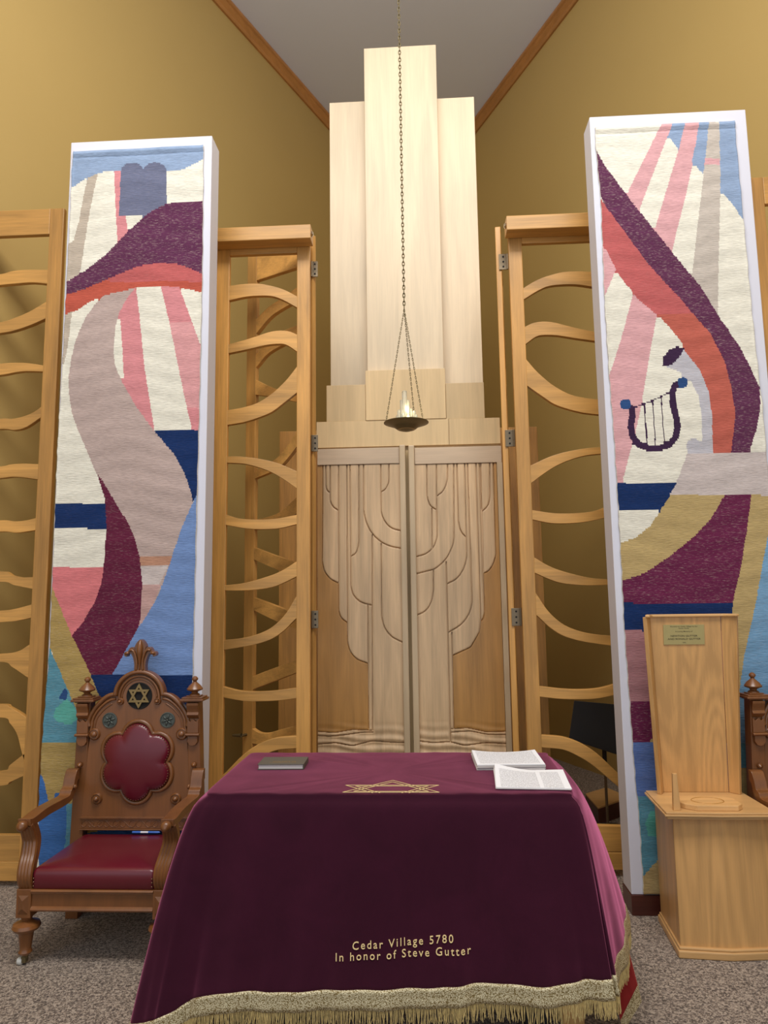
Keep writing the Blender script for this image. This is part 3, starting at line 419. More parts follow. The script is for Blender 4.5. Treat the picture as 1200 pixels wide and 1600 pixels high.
# ------------------------------------------------------------------ lattice screens
def leaf(name, H, d, Wd, bars, ztop, zbot, label, stiles=(.086, .086), thick=.036, group=None, rail=.12, bot='panel', cat='screen', back=1):
    """leaf whose near edge stands at H, runs along unit d; bars given as (upper, lower) outlines in (u, z)"""
    e = empty(name, (H[0], H[1], 0), label, cat, group)
    dx = Vector((d[0], d[1], 0)); nn = Vector((-d[1], d[0], 0))*back   # pushes thickness away from the viewer
    if nn.y < 0 and abs(d[0]) > .3: nn = -nn
    Mx = Matrix((( dx.x, nn.x, 0, 0), (dx.y, nn.y, 0, 0), (0, 0, 1, 0), (0, 0, 0, 1)))
    def part(nm, pts, mat, a=0, b=thick, bev=.004):
        mb = LB(); mb.prism(pts, a, b, M=Mx); return mb.build(nm, mat, e, bevel=bev)
    s0, s1 = stiles
    part('stile', [(0, zbot), (s0, zbot), (s0, ztop), (0, ztop)], M['alder'])
    part('stile', [(Wd-s1, zbot), (Wd, zbot), (Wd, ztop), (Wd-s1, ztop)], M['alder'])
    part('top_rail', [(s0, ztop-rail), (Wd-s1, ztop-rail), (Wd-s1, ztop), (s0, ztop)], M['alderx'])
    for u, l in bars:
        u = sorted(u); l = sorted(l)
        def ext(q):
            q = [list(p) for p in q if s0-.03 < p[0] < Wd-s1+.03]
            for k, j, x in ((0, 1, s0-.006), (-1, -2, Wd-s1+.006)):
                m = (q[j][1]-q[k][1])/(q[j][0]-q[k][0]+1e-9); z = q[k][1]+m*(x-q[k][0])*.9
                if (k == 0 and q[0][0] > x+.012) or (k == -1 and q[-1][0] < x-.012): q.insert(0 if k == 0 else len(q), [x, z])
                else: q[k] = [x, z]
            return q
        u = cr(ext(u), 22); l = cr(ext(l), 22)
        part('curved_bar', u+l[::-1], M['alderx'], .001, thick-.001, .003)
    if bot == 'panel':
        top = cr([(s0-.004, .345), (s0+.09, .33), (s0+.18, .305), ((s0+Wd-s1)/2+.03, .29), (Wd-s1+.004, .283)], 16)
        part('bottom_panel', [(s0-.004, .139)]+top+[(Wd-s1+.004, .139)], M['alderx'], .001, thick-.001)
    part('bottom_rail', [(s0, zbot), (Wd-s1, zbot), (Wd-s1, .137), (s0, .137)], M['alderx'])
    return e, part, Mx
Z1, Z0 = 4.0, .04
HL, HR = -.606, .690
for s, hx, lab in ((-1, HL, 'left fixed lattice screen beside the ark, curved honey wood bars'), (1, HR, 'right fixed lattice screen between ark and lyre tapestry, curved honey wood bars')):
    e, part, Mx = leaf('lattice_screen', (hx, 4.35), (s, 0), .62, D['bars1'], Z1, Z0, lab, rail=.118)
    mb = LB(); x0, x1 = sorted((-s*.022, s*.62)); mb.box(x0, x1, -.115, -.002, 3.918, 4.012); mb.build('header_rail', M['alderx'], e, bevel=.004)
    mb = LB(); mb.lathe([(.0, 0), (.016, 0), (.018, .006), (.012, .012), (0, .013)], (0, 0, 0), 12, axis=0)
    mb.v = [(-s*.022+(-s)*v[0], -.075+v[1], 3.965+v[2]) for v in mb.v]; mb.build('end_bolt', M['chrome'], e, smooth=True)
outer = D['bars_out']
for s, x_in, lab in ((-1, -2.172, 'outermost left lattice screen at the photo edge, honey wood'), (1, 2.13, 'outermost right lattice screen behind the lyre tapestry pillar')):
    B = []
    for u, l in outer:
        f = lambda q: [[abs(abs(p[0])-2.172), p[1]] for p in q]
        u, l = f(u), f(l)
        for q in (u, l): q.sort(); q.append([.62, q[-1][1]-.02])
        B.append([u, l])
    leaf('lattice_screen', (x_in, 4.15), (s, 0), .66 if s < 0 else .66, B, 4.145, .03, lab, stiles=(.092, .05), rail=.175, bot='panel2')
    # solid foot panel
    e = [o for o in COL.objects if o.name.startswith('lattice_screen') and abs(o.location.x-x_in) < .01][0]
    mb = LB(); x0, x1 = sorted((s*.09, s*.612)); mb.box(x0, x1, .002, .034, .137, .283); mb.build('bottom_panel', M['alderx'], e, bevel=.003)
# folded leaves
dL = D['leafL_dir']
eL, partL, ML = leaf('folding_leaf', (-.600, 4.43), dL, .58, D['bars2'], Z1+.05, Z0, 'lattice leaf folded back behind the left screen, with a door handle', stiles=(.07, .085), rail=.2, bot='panel', cat='folding door')
nR = hypot(.078, .57); dR = (.078/nR, .57/nR)
def flipbars(b): return b
eR, partR, MR = leaf('folding_leaf', (.652, 4.43), dR, .56, D['bars2'], Z1+.05, Z0, 'lattice leaf seen edge-on beside the right edge of the ark', stiles=(.07, .085), rail=.2, bot='panel', cat='folding door', back=1)
# door handle on the left leaf
mb = LB(); c = ML @ Vector((.575, -.004, .744))
mb.tube([ML @ Vector((.545, -.002, .744)), ML @ Vector((.545, -.05, .744))], .009, 10); mb.tube([ML @ Vector((.56, -.05, .748)), ML @ Vector((.54, -.052, .748)), ML @ Vector((.615, -.052, .742))], [.009, .012, .007], 10)
mb.lathe([(0, 0), (.024, 0), (.02, .008), (0, .01)], (0, 0, 0), 14, axis=1) if False else None
mb.build('handle', M['bronze'], eL, smooth=True)
# hinges (plates bridge fixed screen and leaf)
for s, e in ((-1, eL), (1, eR)):
    for z0 in (3.745, 2.56, 1.435):
        if s < 0: x0, x1 = -.602, -.566
        else: x0, x1 = .634, .690
        ox, oy = e.location.x, e.location.y
        mb = LB(); mb.box(x0-ox, x1-ox, -.008, -.001, z0, z0+.108); kx = (-.604 if s < 0 else .69)-ox
        mb.tube([(kx, -.01, z0), (kx, -.01, z0+.108)], .006, 8)
        h = mb.build('hinge', M['steel'], e, bevel=.001)
        for zz in (.02, .054, .088):
            mb = LB(); mb.lathe([(0, -.003), (.006, -.002), (.006, .0)], ((x0+x1)/2-ox, -.009, z0+zz), 8, axis=1); mb.build('screw', M['dark'], h)

# ------------------------------------------------------------------ the ark
ark = empty('ark_cabinet', (0.005, 5.2, 0), 'tall pale wood ark cabinet with carved double doors and stepped tower panels', 'ark')
def abox(nm, x0, x1, y0, y1, z0, z1, m, bev=.003, p=ark):
    return MB().box(x0, x1, y0, y1, z0, z1).build(nm, M[m], p, bevel=bev, off=ark.location[:])
abox('body', -.655, .665, 4.98, 5.6, 0, 2.88, 'birch2')
abox('rear_panel', -.995, -.656, 5.3, 5.6, 0, 2.915, 'alder'); abox('rear_panel', .666, .985, 5.3, 5.6, 0, 2.9, 'alder')
abox('fascia', -.655, .30, 4.955, 4.98, 2.70, 2.892, 'birch2', .0015); abox('fascia', .302, .665, 4.955, 4.98, 2.70, 2.889, 'birch2', .0015)
abox('centre_tower', -.283, .277, 4.99, 5.5, 2.885, 5.88, 'birch'); 
abox('side_tower', -.568, -.284, 5.09, 5.5, 2.885, 5.51, 'birch'); abox('side_tower', .278, .568, 5.09, 5.5, 2.885, 5.50, 'birch')
abox('centre_block', -.295, .283, 4.95, 4.989, 2.893, 3.265, 'birch2', .002)
abox('side_block', -.582, -.297, 4.96, 5.0, 2.893, 3.165, 'birch2', .002); abox('side_block', .285, .560, 4.96, 5.0, 2.890, 3.155, 'birch2', .002)
def chaikin(g, n=2):
    h = [g[0]]
    for a, b in zip(g, g[1:]):
        L = hypot(b[0]-a[0], b[1]-a[1])
        if L > .12: t = .03/L; h += [[a[0]+(b[0]-a[0])*t, a[1]+(b[1]-a[1])*t], [b[0]-(b[0]-a[0])*t, b[1]-(b[1]-a[1])*t]]
        h.append(b)
    g = h
    for _ in range(n):
        q = [g[0]]
        for a, b in zip(g, g[1:]): q += [[a[0]*.75+b[0]*.25, a[1]*.75+b[1]*.25], [a[0]*.25+b[0]*.75, a[1]*.25+b[1]*.75]]
        g = q+[g[-1]]
    return g
def carved(name, x0, x1, z0, z1, grooves, bg, parent, xr1=None):
    nx = int((x1-x0)/.0022); nz = int((z1-z0)/.0045)
    xs = np.linspace(x0, x1, nx+1); zs = np.linspace(z0, z1, nz+1); X, Z = np.meshgrid(xs, zs)
    d = np.full(X.shape, 9.)
    grooves = [chaikin(g) for g in grooves]
    for g in grooves: d = np.minimum(d, pldist(X, Z, g))
    Y = np.where(d < .0030, .013, 0.)+ .0022*np.exp(-(np.maximum(d-.003, 0)/.005)**2)
    b = inside(X, Z, bg); Y = np.where(b, Y*.5+.004, Y)
    # wave carving near the foot swells gently
    fz = np.clip((.79-Z)/.12, 0, 1); Y += fz*.004*(np.sin(Z*95+X*9+np.sin(X*14)))*np.clip(d/.02, 0, 1)
    V = np.stack([X, 4.93+Y, Z], -1).reshape(-1, 3)-np.array(ark.location)
    idx = np.arange(len(V)).reshape(nz+1, nx+1); F = np.stack([idx[:-1, :-1], idx[:-1, 1:], idx[1:, 1:], idx[1:, :-1]], -1).reshape(-1, 4)
    cxx = (X[:-1, :-1]+X[1:, 1:])/2; czz = (Z[:-1, :-1]+Z[1:, 1:])/2; bb = inside(cxx, czz, bg)
    lab = np.zeros(cxx.shape)
    for k, g in enumerate(grooves):            # strips between vertical cuts get slightly different boards
        gx = np.interp(czz, [g[-1][1], g[0][1]], [g[0][0], g[0][0]]); lab += (cxx > gx)
    tone = 1+.05*np.sin(lab*2.3+1)
    C = np.zeros(cxx.shape+(4,)); C[..., 3] = 1; C[..., :3] = np.array(lin((212, 179, 138)))*tone[..., None]
    C[bb, :3] = np.array(lin((184, 136, 76)))
    V2 = V.tolist()+[[x0-ark.location.x, 4.975-ark.location.y, z0], [x1-ark.location.x, 4.975-ark.location.y, z0], [x1-ark.location.x, 4.975-ark.location.y, z1], [x0-ark.location.x, 4.975-ark.location.y, z1]]
    n0 = len(V); Fl = F.tolist(); bL = idx[:, 0].tolist(); bR = idx[:, -1].tolist(); bB = idx[0].tolist(); bT = idx[-1].tolist()
    Fl.append([n0, n0+3]+bL[::-1]); Fl.append([n0+1]+bR+[n0+2]); Fl.append([n0, *bB, n0+1]); Fl.append([n0+3, n0+2]+bT[::-1]); Fl.append([n0, n0+1, n0+2, n0+3])
    me = bpy.data.meshes.new(name); me.from_pydata(V2, [], Fl); me.update()
    C = np.concatenate([C.reshape(-1, 4), np.tile((*lin((170, 130, 90)), 1.), (5, 1))])
    a = me.attributes.new('tint', 'FLOAT_COLOR', 'FACE'); a.data.foreach_set('color', C.astype(np.float32).ravel()); me.materials.append(M['maple'])
    o = bpy.data.objects.new(name, me); COL.objects.link(o); o.parent = parent; return o
dl = carved('door', -.645, -.056, .16, 2.566, D['grooveL'], D['bgL'], ark)
dr = carved('door', .048, .628, .16, 2.556, D['grooveR'], D['bgR'], ark)
for p in (dl, dr): p['label'] = 'carved ark door of flowing vertical boards'
LO = ark.location[:]
abox('top_rail', -.645, -.057, 4.922, 4.975, 2.568, 2.684, 'maplefx', .002, dl); abox('top_rail', .051, .665, 4.922, 4.975, 2.558, 2.676, 'maplefx', .002, dr)
abox('meeting_stile', -.056, -.014, 4.895, 4.975, .12, 2.695, 'maplef', .006, dl); abox('meeting_stile', .008, .050, 4.895, 4.975, .12, 2.69, 'maplef', .006, dr)
abox('outer_stile', .630, .668, 4.918, 4.975, .12, 2.557, 'maplef', .003, dr)
abox('bottom_rail', -.645, -.057, 4.925, 4.975, .12, .16, 'maplefx', .002, dl); abox('bottom_rail', .051, .63, 4.925, 4.975, .12, .16, 'maplefx', .002, dr)

# ------------------------------------------------------------------ hanging lamp
LX, LY = .010, 4.2
lamp = empty('hanging_lamp', (LX, LY, 2.65), 'eternal lamp of glass rods in a dark bronze dish hanging on long chains', 'lamp')
def link_chain(nm, a, b, pitch, r, w, parent):
    a, b = Vector(a), Vector(b); L = (b-a).length; n = max(2, int(L/pitch)); t = (b-a)/L
    u = (Vector((0, 1, 0))-t*t.y).normalized(); v = t.cross(u); mb = MB()
    for i in range(n):
        c = a+t*(i+.5)*L/n; p, q = (u, v) if i % 2 else (v, u); h = L/n*.72
        mb.tube([c+t*cos(k*pi/4)*h+p*sin(k*pi/4)*w for k in range(8)], r, 4, closed=True)
    return mb.build(nm, M['bronze'], parent, smooth='all')
ap = (LX, LY, 3.40)
link_chain('chain', (LX+.0, LY, HC+.135), ap, .026, .0028, .007, lamp)
RD = .137
for a in (200, 322, 65):
    e = (LX+RD*.93*cos(radians(a)), LY+RD*.93*sin(radians(a)), 2.679)
    link_chain('suspension_chain', ap, e, .015, .0014, .0038, lamp)
mb = MB(); mb.lathe([(0, -.046), (.03, -.043), (.058, -.032), (.076, -.018), (.088, -.012), (.11, -.004), (RD, .006), (RD, .009), (.11, .0), (.085, -.006), (.05, -.014), (0, -.016)], (LX, LY, 2.668), 40)
dish = mb.build('dish', M['bronze'], lamp, smooth=True)
mb = MB(); mb.lathe([(.052, 0), (.056, -.004), (.052, -.010), (.042, -.012)], (LX, LY, 2.642), 28); mb.build('ring', M['brass'], lamp, smooth=True)
for dx, dy, h, r in ((-.043, 0, .105, .009), (-.026, .012, .17, .010), (-.008, -.004, .222, .0145), (.012, .012, .168, .010), (.03, .03, .12, .009), (.05, .01, .10, .010), (.062, -.01, .07, .007), (-.055, .02, .075, .008), (.02, -.03, .06, .008), (-.02, -.03, .07, .008)):
    mb = MB(); mb.lathe([(0, 0), (r, 0), (r, h-.004), (r-.002, h), (0, h)], (LX+dx, LY+dy, 2.652), 10); mb.build('glass_rod', M['glass'], lamp)
mb = MB(); mb.lathe([(0, 0), (.008, .002), (.011, .012), (.009, .024), (.003, .036), (0, .04)], (LX+.013, LY-.045, 2.676), 14); mb.build('bulb', M['bulb'], lamp, smooth='all')
pl = bpy.data.lights.new('lamp_glow', 'POINT'); pl.energy = .5; pl.color = (1, .82, .4); pl.shadow_soft_size = .012
po = bpy.data.objects.new('lamp_glow', pl); COL.objects.link(po); po.location = (LX+.013, LY-.02, 2.76)

# ------------------------------------------------------------------ table under the velvet cloth
ZT = .9
tb = empty('table', (-.05, 3.04, 0), 'table hidden under the burgundy velvet cloth, only its feet showing', 'table')
def tbox(nm, x0, x1, y0, y1, z0, z1, m): return MB().box(x0, x1, y0, y1, z0, z1).build(nm, M[m], tb, bevel=.003)
tbox('tabletop', -.71, .61, 2.71, 3.37, .862, .889, 'oakx'); tbox('apron', -.62, .55, 2.80, 3.30, .78, .861, 'blackp')
for x0, x1, m in ((-.50, -.42, 'blackp'), (.44, .52, 'blackp')):
    tbox('leg', x0, x1, 2.86, 2.94, 0, .78, m); tbox('leg', x0, x1, 3.18, 3.26, 0, .78, m)
tbox('leg', .585, .665, 2.90, 2.95, 0, .86, 'oak')
path = [  # top edge (x, y) and hem point (x, y, z)
 ((-.735, 3.38), (-.83, 3.42, .26)), ((-.738, 3.2), (-.86, 3.2, .24)), ((-.738, 2.98), (-.89, 2.95, .20)), ((-.738, 2.78), (-.92, 2.72, .175)),
 ((-.728, 2.695), (-.925, 2.575, .17)), ((-.69, 2.678), (-.86, 2.555, .185)), ((-.645, 2.675), (-.79, 2.565, .208)), ((-.58, 2.675), (-.71, 2.585, .246)), ((-.46, 2.675), (-.572, 2.57, .272)),
 ((-.33, 2.675), (-.415, 2.59, .268)), ((-.2, 2.675), (-.26, 2.575, .280)), ((-.04, 2.675), (-.07, 2.582, .288)), ((.10, 2.675), (.105, 2.575, .293)),
 ((.21, 2.675), (.237, 2.585, .309)), ((.37, 2.675), (.425, 2.575, .304)), ((.50, 2.676), (.576, 2.585, .317)), ((.585, 2.679), (.66, 2.57, .332)),
 ((.610, 2.684), (.690, 2.585, .338)), ((.614, 2.690), (.694, 2.592, .34)), ((.624, 2.72), (.730, 2.675, .345)), ((.632, 2.80), (.788, 2.80, .352)), ((.636, 2.9), (.835, 2.94, .36)), ((.638, 3.03), (.870, 3.09, .36)),
 ((.64, 3.18), (.87, 3.25, .33)), ((.64, 3.33), (.83, 3.42, .29)), ((.60, 3.385), (.70, 3.50, .3)), ((.2, 3.39), (.22, 3.47, .35)), ((-.3, 3.39), (-.33, 3.47, .35)), ((-.66, 3.39), (-.75, 3.49, .3)), ((-.735, 3.38), (-.83, 3.42, .26))]
NS = 560
TT = cr([t for t, h in path], NS); HH = cr([h for t, h in path], NS)
NT = 40
def fold(i, t):
    x = HH[i][0]; s = i/NS*60
    return t*t*(.009*sin(s*1.7+1)+.004*sin(s*3.9+.5))*(.5 if HH[i][0] > .7 else 1)
def prof_h(t): return t**.6
V = []; F = []
cen = Vector((-.05, 3.03, 0))
rings = []
def ringpt(i, t):
    tx, ty = TT[i]; hx, hy, hz = HH[i]
    # outward direction
    o = Vector((hx-tx, hy-ty, 0)); ln = o.length; o = o/ln if ln > 1e-6 else Vector((0, -1, 0))
    f = fold(i, t)
    p = Vector((tx, ty, 0))+o*(ln*prof_h(t)+f+.012*min(1, t*25)); p.z = (ZT-.012)*(1-t)+hz*t
    return p
for k, (ins, dz) in enumerate(((.5, 0), (.12, 0), (.05, 0), (.02, 0.0), (.006, -.0015))):
    r = []
    for i in range(NS-1):
        x, y = TT[i]; v = Vector((x, y, 0))-cen; L = v.length
        q = cen+v*(1-ins/L) if k else cen+v*.5
        r.append((q.x, q.y, ZT+dz+.0008*sin(q.x*23+q.y*31)+.0006*sin(q.x*60)))
    rings.append(r)
rings.append([(TT[i][0]+0, TT[i][1], ZT-.005) for i in range(NS-1)])
for j in range(NT+1):
    rings.append([tuple(ringpt(i, j/NT)) for i in range(NS-1)])
n = NS-1
mb = MB(); vs = [p for r in rings for p in r]; fs = []
for a in range(len(rings)-1):
    for i in range(n): fs.append((a*n+i, a*n+(i+1) % n, (a+1)*n+(i+1) % n, (a+1)*n+i))
vs.append((cen.x, cen.y, ZT)); c0 = len(vs)-1
for i in range(n): fs.append((c0, (i+1) % n, i))
mb.add(vs, fs)
cloth = empty('tablecloth', (-.05, 3.03, 0), 'burgundy velvet tablecloth with gold braid, embroidered gold star and lettering', 'tablecloth')
vel = mb.build('velvet', M['velvet'], cloth, smooth='all')
so = vel.modifiers.new('thickness', 'SOLIDIFY'); so.thickness = .0025; so.offset = -1
bvh = BVHTree.FromPolygons([Vector(p) for p in vs], [list(f) for f in fs])
# braid follows the hem, fringe hangs from it
lo = []; 
def hemframe(i):
    p1 = Vector(ringpt(i, 1)); p0 = Vector(ringpt(i, .93)); d = (p1-p0).normalized(); return p1, d
BH = .062
vb = []; fb = []
for i in range(n):
    p, d = hemframe(i); tx, ty = TT[i]; o = Vector((HH[i][0]-tx, HH[i][1]-ty, 0)).normalized()
    for j in range(6):
        vb.append(p+d*(BH*j/5-.004)+o*(.003+.0012*sin(j*2.2))+Vector((0, 0, 0)))
    vb.append(p+d*(BH-.004)-o*.001); vb.append(p+d*(-.004)-o*.001)
for i in range(n):
    k = (i+1) % n
    for j in range(8): fb.append((i*8+j, i*8+(j+1) % 8, k*8+(j+1) % 8, k*8+j))
mb = MB(); mb.add(vb, fb); mb.build('gold_braid', M['braid'], cloth, smooth='all')
mb = MB()
for i in range(n):
    for rep in range(3):
        u = (rep+random.random()*.8)/3; p, d = hemframe(i); p2, d2 = hemframe((i+1) % n); p = p.lerp(p2, u)+d*(BH-.006)
        L = random.uniform(.040, .062); sw = random.gauss(0, .006)
        tx = (p2-hemframe(i)[0]).normalized(); q = [p+Vector((0, 0, -L*k/3))+d*0+tx*(sw*(k/3)**1.5)+Vector((0, random.gauss(0, .002)*k/3, 0)) for k in range(4)]
        mb.tube(q, [.0011, .0013, .0013, .0010], 3, caps=False)
fr = mb.build('fringe', M['fringe'], cloth, smooth='all'); fr['kind'] = 'stuff'
# lower back corner with red lining showing at the right
vb = []; fb = []
P0 = [Vector((.80, 2.98, .30)), Vector((.84, 3.06, .26)), Vector((.86, 3.14, .30))]
mb = MB(); 
pts = [(.74, 2.80, .33), (.79, 2.83, .335), (.822, 2.86, .33), (.862, 2.88, .16), (.850, 2.87, .085), (.775, 2.81, .075)]
mb.add([Vector(p) for p in pts]+[Vector(p)+Vector((.002, .006, 0)) for p in pts], [(0, 1, 4, 5), (1, 2, 3, 4), (11, 10, 7, 6), (10, 9, 8, 7)]+[(i, (i+1) % 6, (i+1) % 6+6, i+6) for i in range(6)])
mb.build('lining', M['redcloth'], cloth)
mb = MB(); a, b, c, d = Vector((.862, 2.88, .16)), Vector((.775, 2.81, .075)), Vector((.785, 2.815, .035)), Vector((.872, 2.88, .10))
mb.add([a, b, c, d]+[p+Vector((.004, .006, 0)) for p in (a, b, c, d)], [(0, 1, 2, 3), (7, 6, 5, 4), (0, 4, 5, 1), (1, 5, 6, 2), (2, 6, 7, 3), (3, 7, 4, 0)]); mb.build('lining_braid', M['braid'], cloth)
# gold lettering, wrapped on the front of the cloth
def cloth_text(body, x0, x1, z0, z1, cap):
    v, f = text_mesh(body, 1, 0, 1.3, 'LEFT', .0)
    xs = [p[0] for p in v]; L = max(xs)-min(xs); mx = min(xs); V = []
    for p in v:
        t = (p[0]-mx)/L; x = x0+(x1-x0)*t; z = z0+(z1-z0)*t+p[1]*cap/.72
        h = bvh.ray_cast(Vector((x, 1.5, z)), Vector((0, 1, 0))); y = h[0].y if h[0] else 2.58
        V.append(Vector((x, y-.0025, z)))
    m = len(V); mb = MB(); mb.add(V+[q+Vector((0, .0022, 0)) for q in V], f+[tuple(k+m for k in q[::-1]) for q in f])
    ed = {}
    for q in f:
        for a, b in zip(q, q[1:]+q[:1]): ed[(a, b)] = 1
    mb.add([], []); base = 0
    for (a, b) in ed:
        if (b, a) not in ed: mb.f.append((a, b, b+m, a+m))
    return mb.build('embroidered_lettering', M['thread'], cloth)
cloth_text('Cedar Village 5780', -.176, .170, .410, .438, .026)
cloth_text('In honor of Steve Gutter', -.234, .229, .374, .403, .026)
def strip(mb, a, b, w, z):
    a = Vector((*a, z)); b = Vector((*b, z)); t = (b-a).normalized(); nn = Vector((-t.y, t.x, 0))*w/2
    q = [a+nn, b+nn, b-nn, a-nn]; mb.add([p+Vector((0, 0, .0012)) for p in q]+q, [(0, 1, 2, 3), (0, 3, 7, 4), (1, 5, 6, 2), (0, 4, 5, 1), (3, 2, 6, 7)])
mb = MB(); YFm = 2.682
def clip(a, b):
    if a[1] < YFm and b[1] < YFm: return None
    if b[1] < YFm: t = (YFm-a[1])/(b[1]-a[1]); b = (a[0]+(b[0]-a[0])*t, YFm)
    if a[1] < YFm: t = (YFm-b[1])/(a[1]-b[1]); a = (b[0]+(a[0]-b[0])*t, YFm)
    return a, b
scx = -.042
for tri in ([(scx, 2.862), (scx-.178, 2.69), (scx+.178, 2.69)], [(scx-.178, 2.79), (scx+.178, 2.79), (scx, 2.618)]):
    gx = sum(p[0] for p in tri)/3; gy = sum(p[1] for p in tri)/3
    for k in (1, .78):
        q = [(gx+(p[0]-gx)*k, gy+(p[1]-gy)*k) for p in tri]
        for i in range(3):
            c = clip(q[i], q[(i+1) % 3])
            if c: strip(mb, *c, .0032, ZT+.001)
mb.build('embroidered_star', M['thread'], cloth)

# ------------------------------------------------------------------ book and papers on the table
bk = empty('prayer_book', (-.523, 3.11, ZT+.0012), 'closed grey-green hardback book with gilt title lying on the left of the table', 'book', rz=.02)
def lb(nm, m, p, *bs, bev=.001):
    mb = LB()
    for b in bs: mb.box(*b)
    return mb.build(nm, M[m], p, bevel=bev)
lb('cover', 'bookc', bk, (-.098, .098, -.070, .070, .0195, .0225), (-.098, .098, -.070, .070, 0, .003), (.094, .098, -.070, .070, .003, .0195))
lb('pages', 'bookp', bk, (-.094, .0935, -.066, .066, .0031, .0194))
for r, (a, b) in enumerate(((-.056, .056), (-.062, .058))):
    v, f = text_mesh('', .01) if False else ([], [])
mb = LB()
for r, y in enumerate((-.034, -.02)):
    x = -.052+r*.012
    while x < .055:
        w = random.uniform(.003, .006); mb.box(x, x+w, y-.0045, y-.003+random.uniform(.002, .006), .0225, .0229); x += w+.0018
        if random.random() < .15: x += .005
mb.build('gilt_title', M['gdot'], bk)
def sheets(nm, loc, rz, W, Dp, n, curl, mat, label, cat, parts=True):
    e = empty(nm, loc, label, cat, rz=rz)
    z = .0
    for k in range(n):
        nx, ny = 16, 12; v = []; f = []; th = .0018 if n < 8 else .0027
        jx, jy, jr = random.gauss(0, .002), random.gauss(0, .002), random.gauss(0, .008)
        for sgn in (1, 0):
            for j in range(ny+1):
                for i in range(nx+1):
                    u = i/nx-.5; w = j/ny-.5; x = u*W; y = w*Dp; zz = z+curl(u, w)*(k+1)/n+(th*.9 if sgn else 0)
                    v.append((x*cos(jr)-y*sin(jr)+jx, x*sin(jr)+y*cos(jr)+jy, zz))
        m = (nx+1)*(ny+1)
        for j in range(ny):
            for i in range(nx):
                a = j*(nx+1)+i; f.append((a, a+1, a+nx+2, a+nx+1)); f.append((a+m+nx+1, a+m+nx+2, a+m+1, a+m))
        ring = [i for i in range(nx+1)]+[j*(nx+1)+nx for j in range(1, ny+1)]+[ny*(nx+1)+i for i in range(nx-1, -1, -1)]+[j*(nx+1) for j in range(ny-1, 0, -1)]
        for a, b in zip(ring, ring[1:]+ring[:1]): f.append((a, a+m, b+m, b))
        mb = LB(); mb.add(v, f); mb.build('sheet', mat if k == n-1 else M['bookp'], e, smooth=True); z += th
    return e
M['page1'] = page('printed_page_two_columns', [(-.118, .025), (.04, .112)], -.135, .10)
M['page2'] = page('printed_page_wide', [(-.125, .125)], -.10, .11)
sheets('paper_stack', (.436, 3.155, ZT+.001), .03, .28, .24, 8, lambda u, w: .010*(abs(u)*2)**2*(.5+w), M['page2'], 'thick grey-white stack of printed pages at the back right of the table', 'papers')
sheets('paper_sheaf', (.492, 2.852, ZT+.0035), -.07, .272, .27, 4, lambda u, w: .030*max(0, -u+.05)**1.5*max(0, w+.5)**2*2+.010*max(0, u)*(w+.5), M['page1'], 'thin curled sheaf of white printed pages at the front right of the table', 'papers')

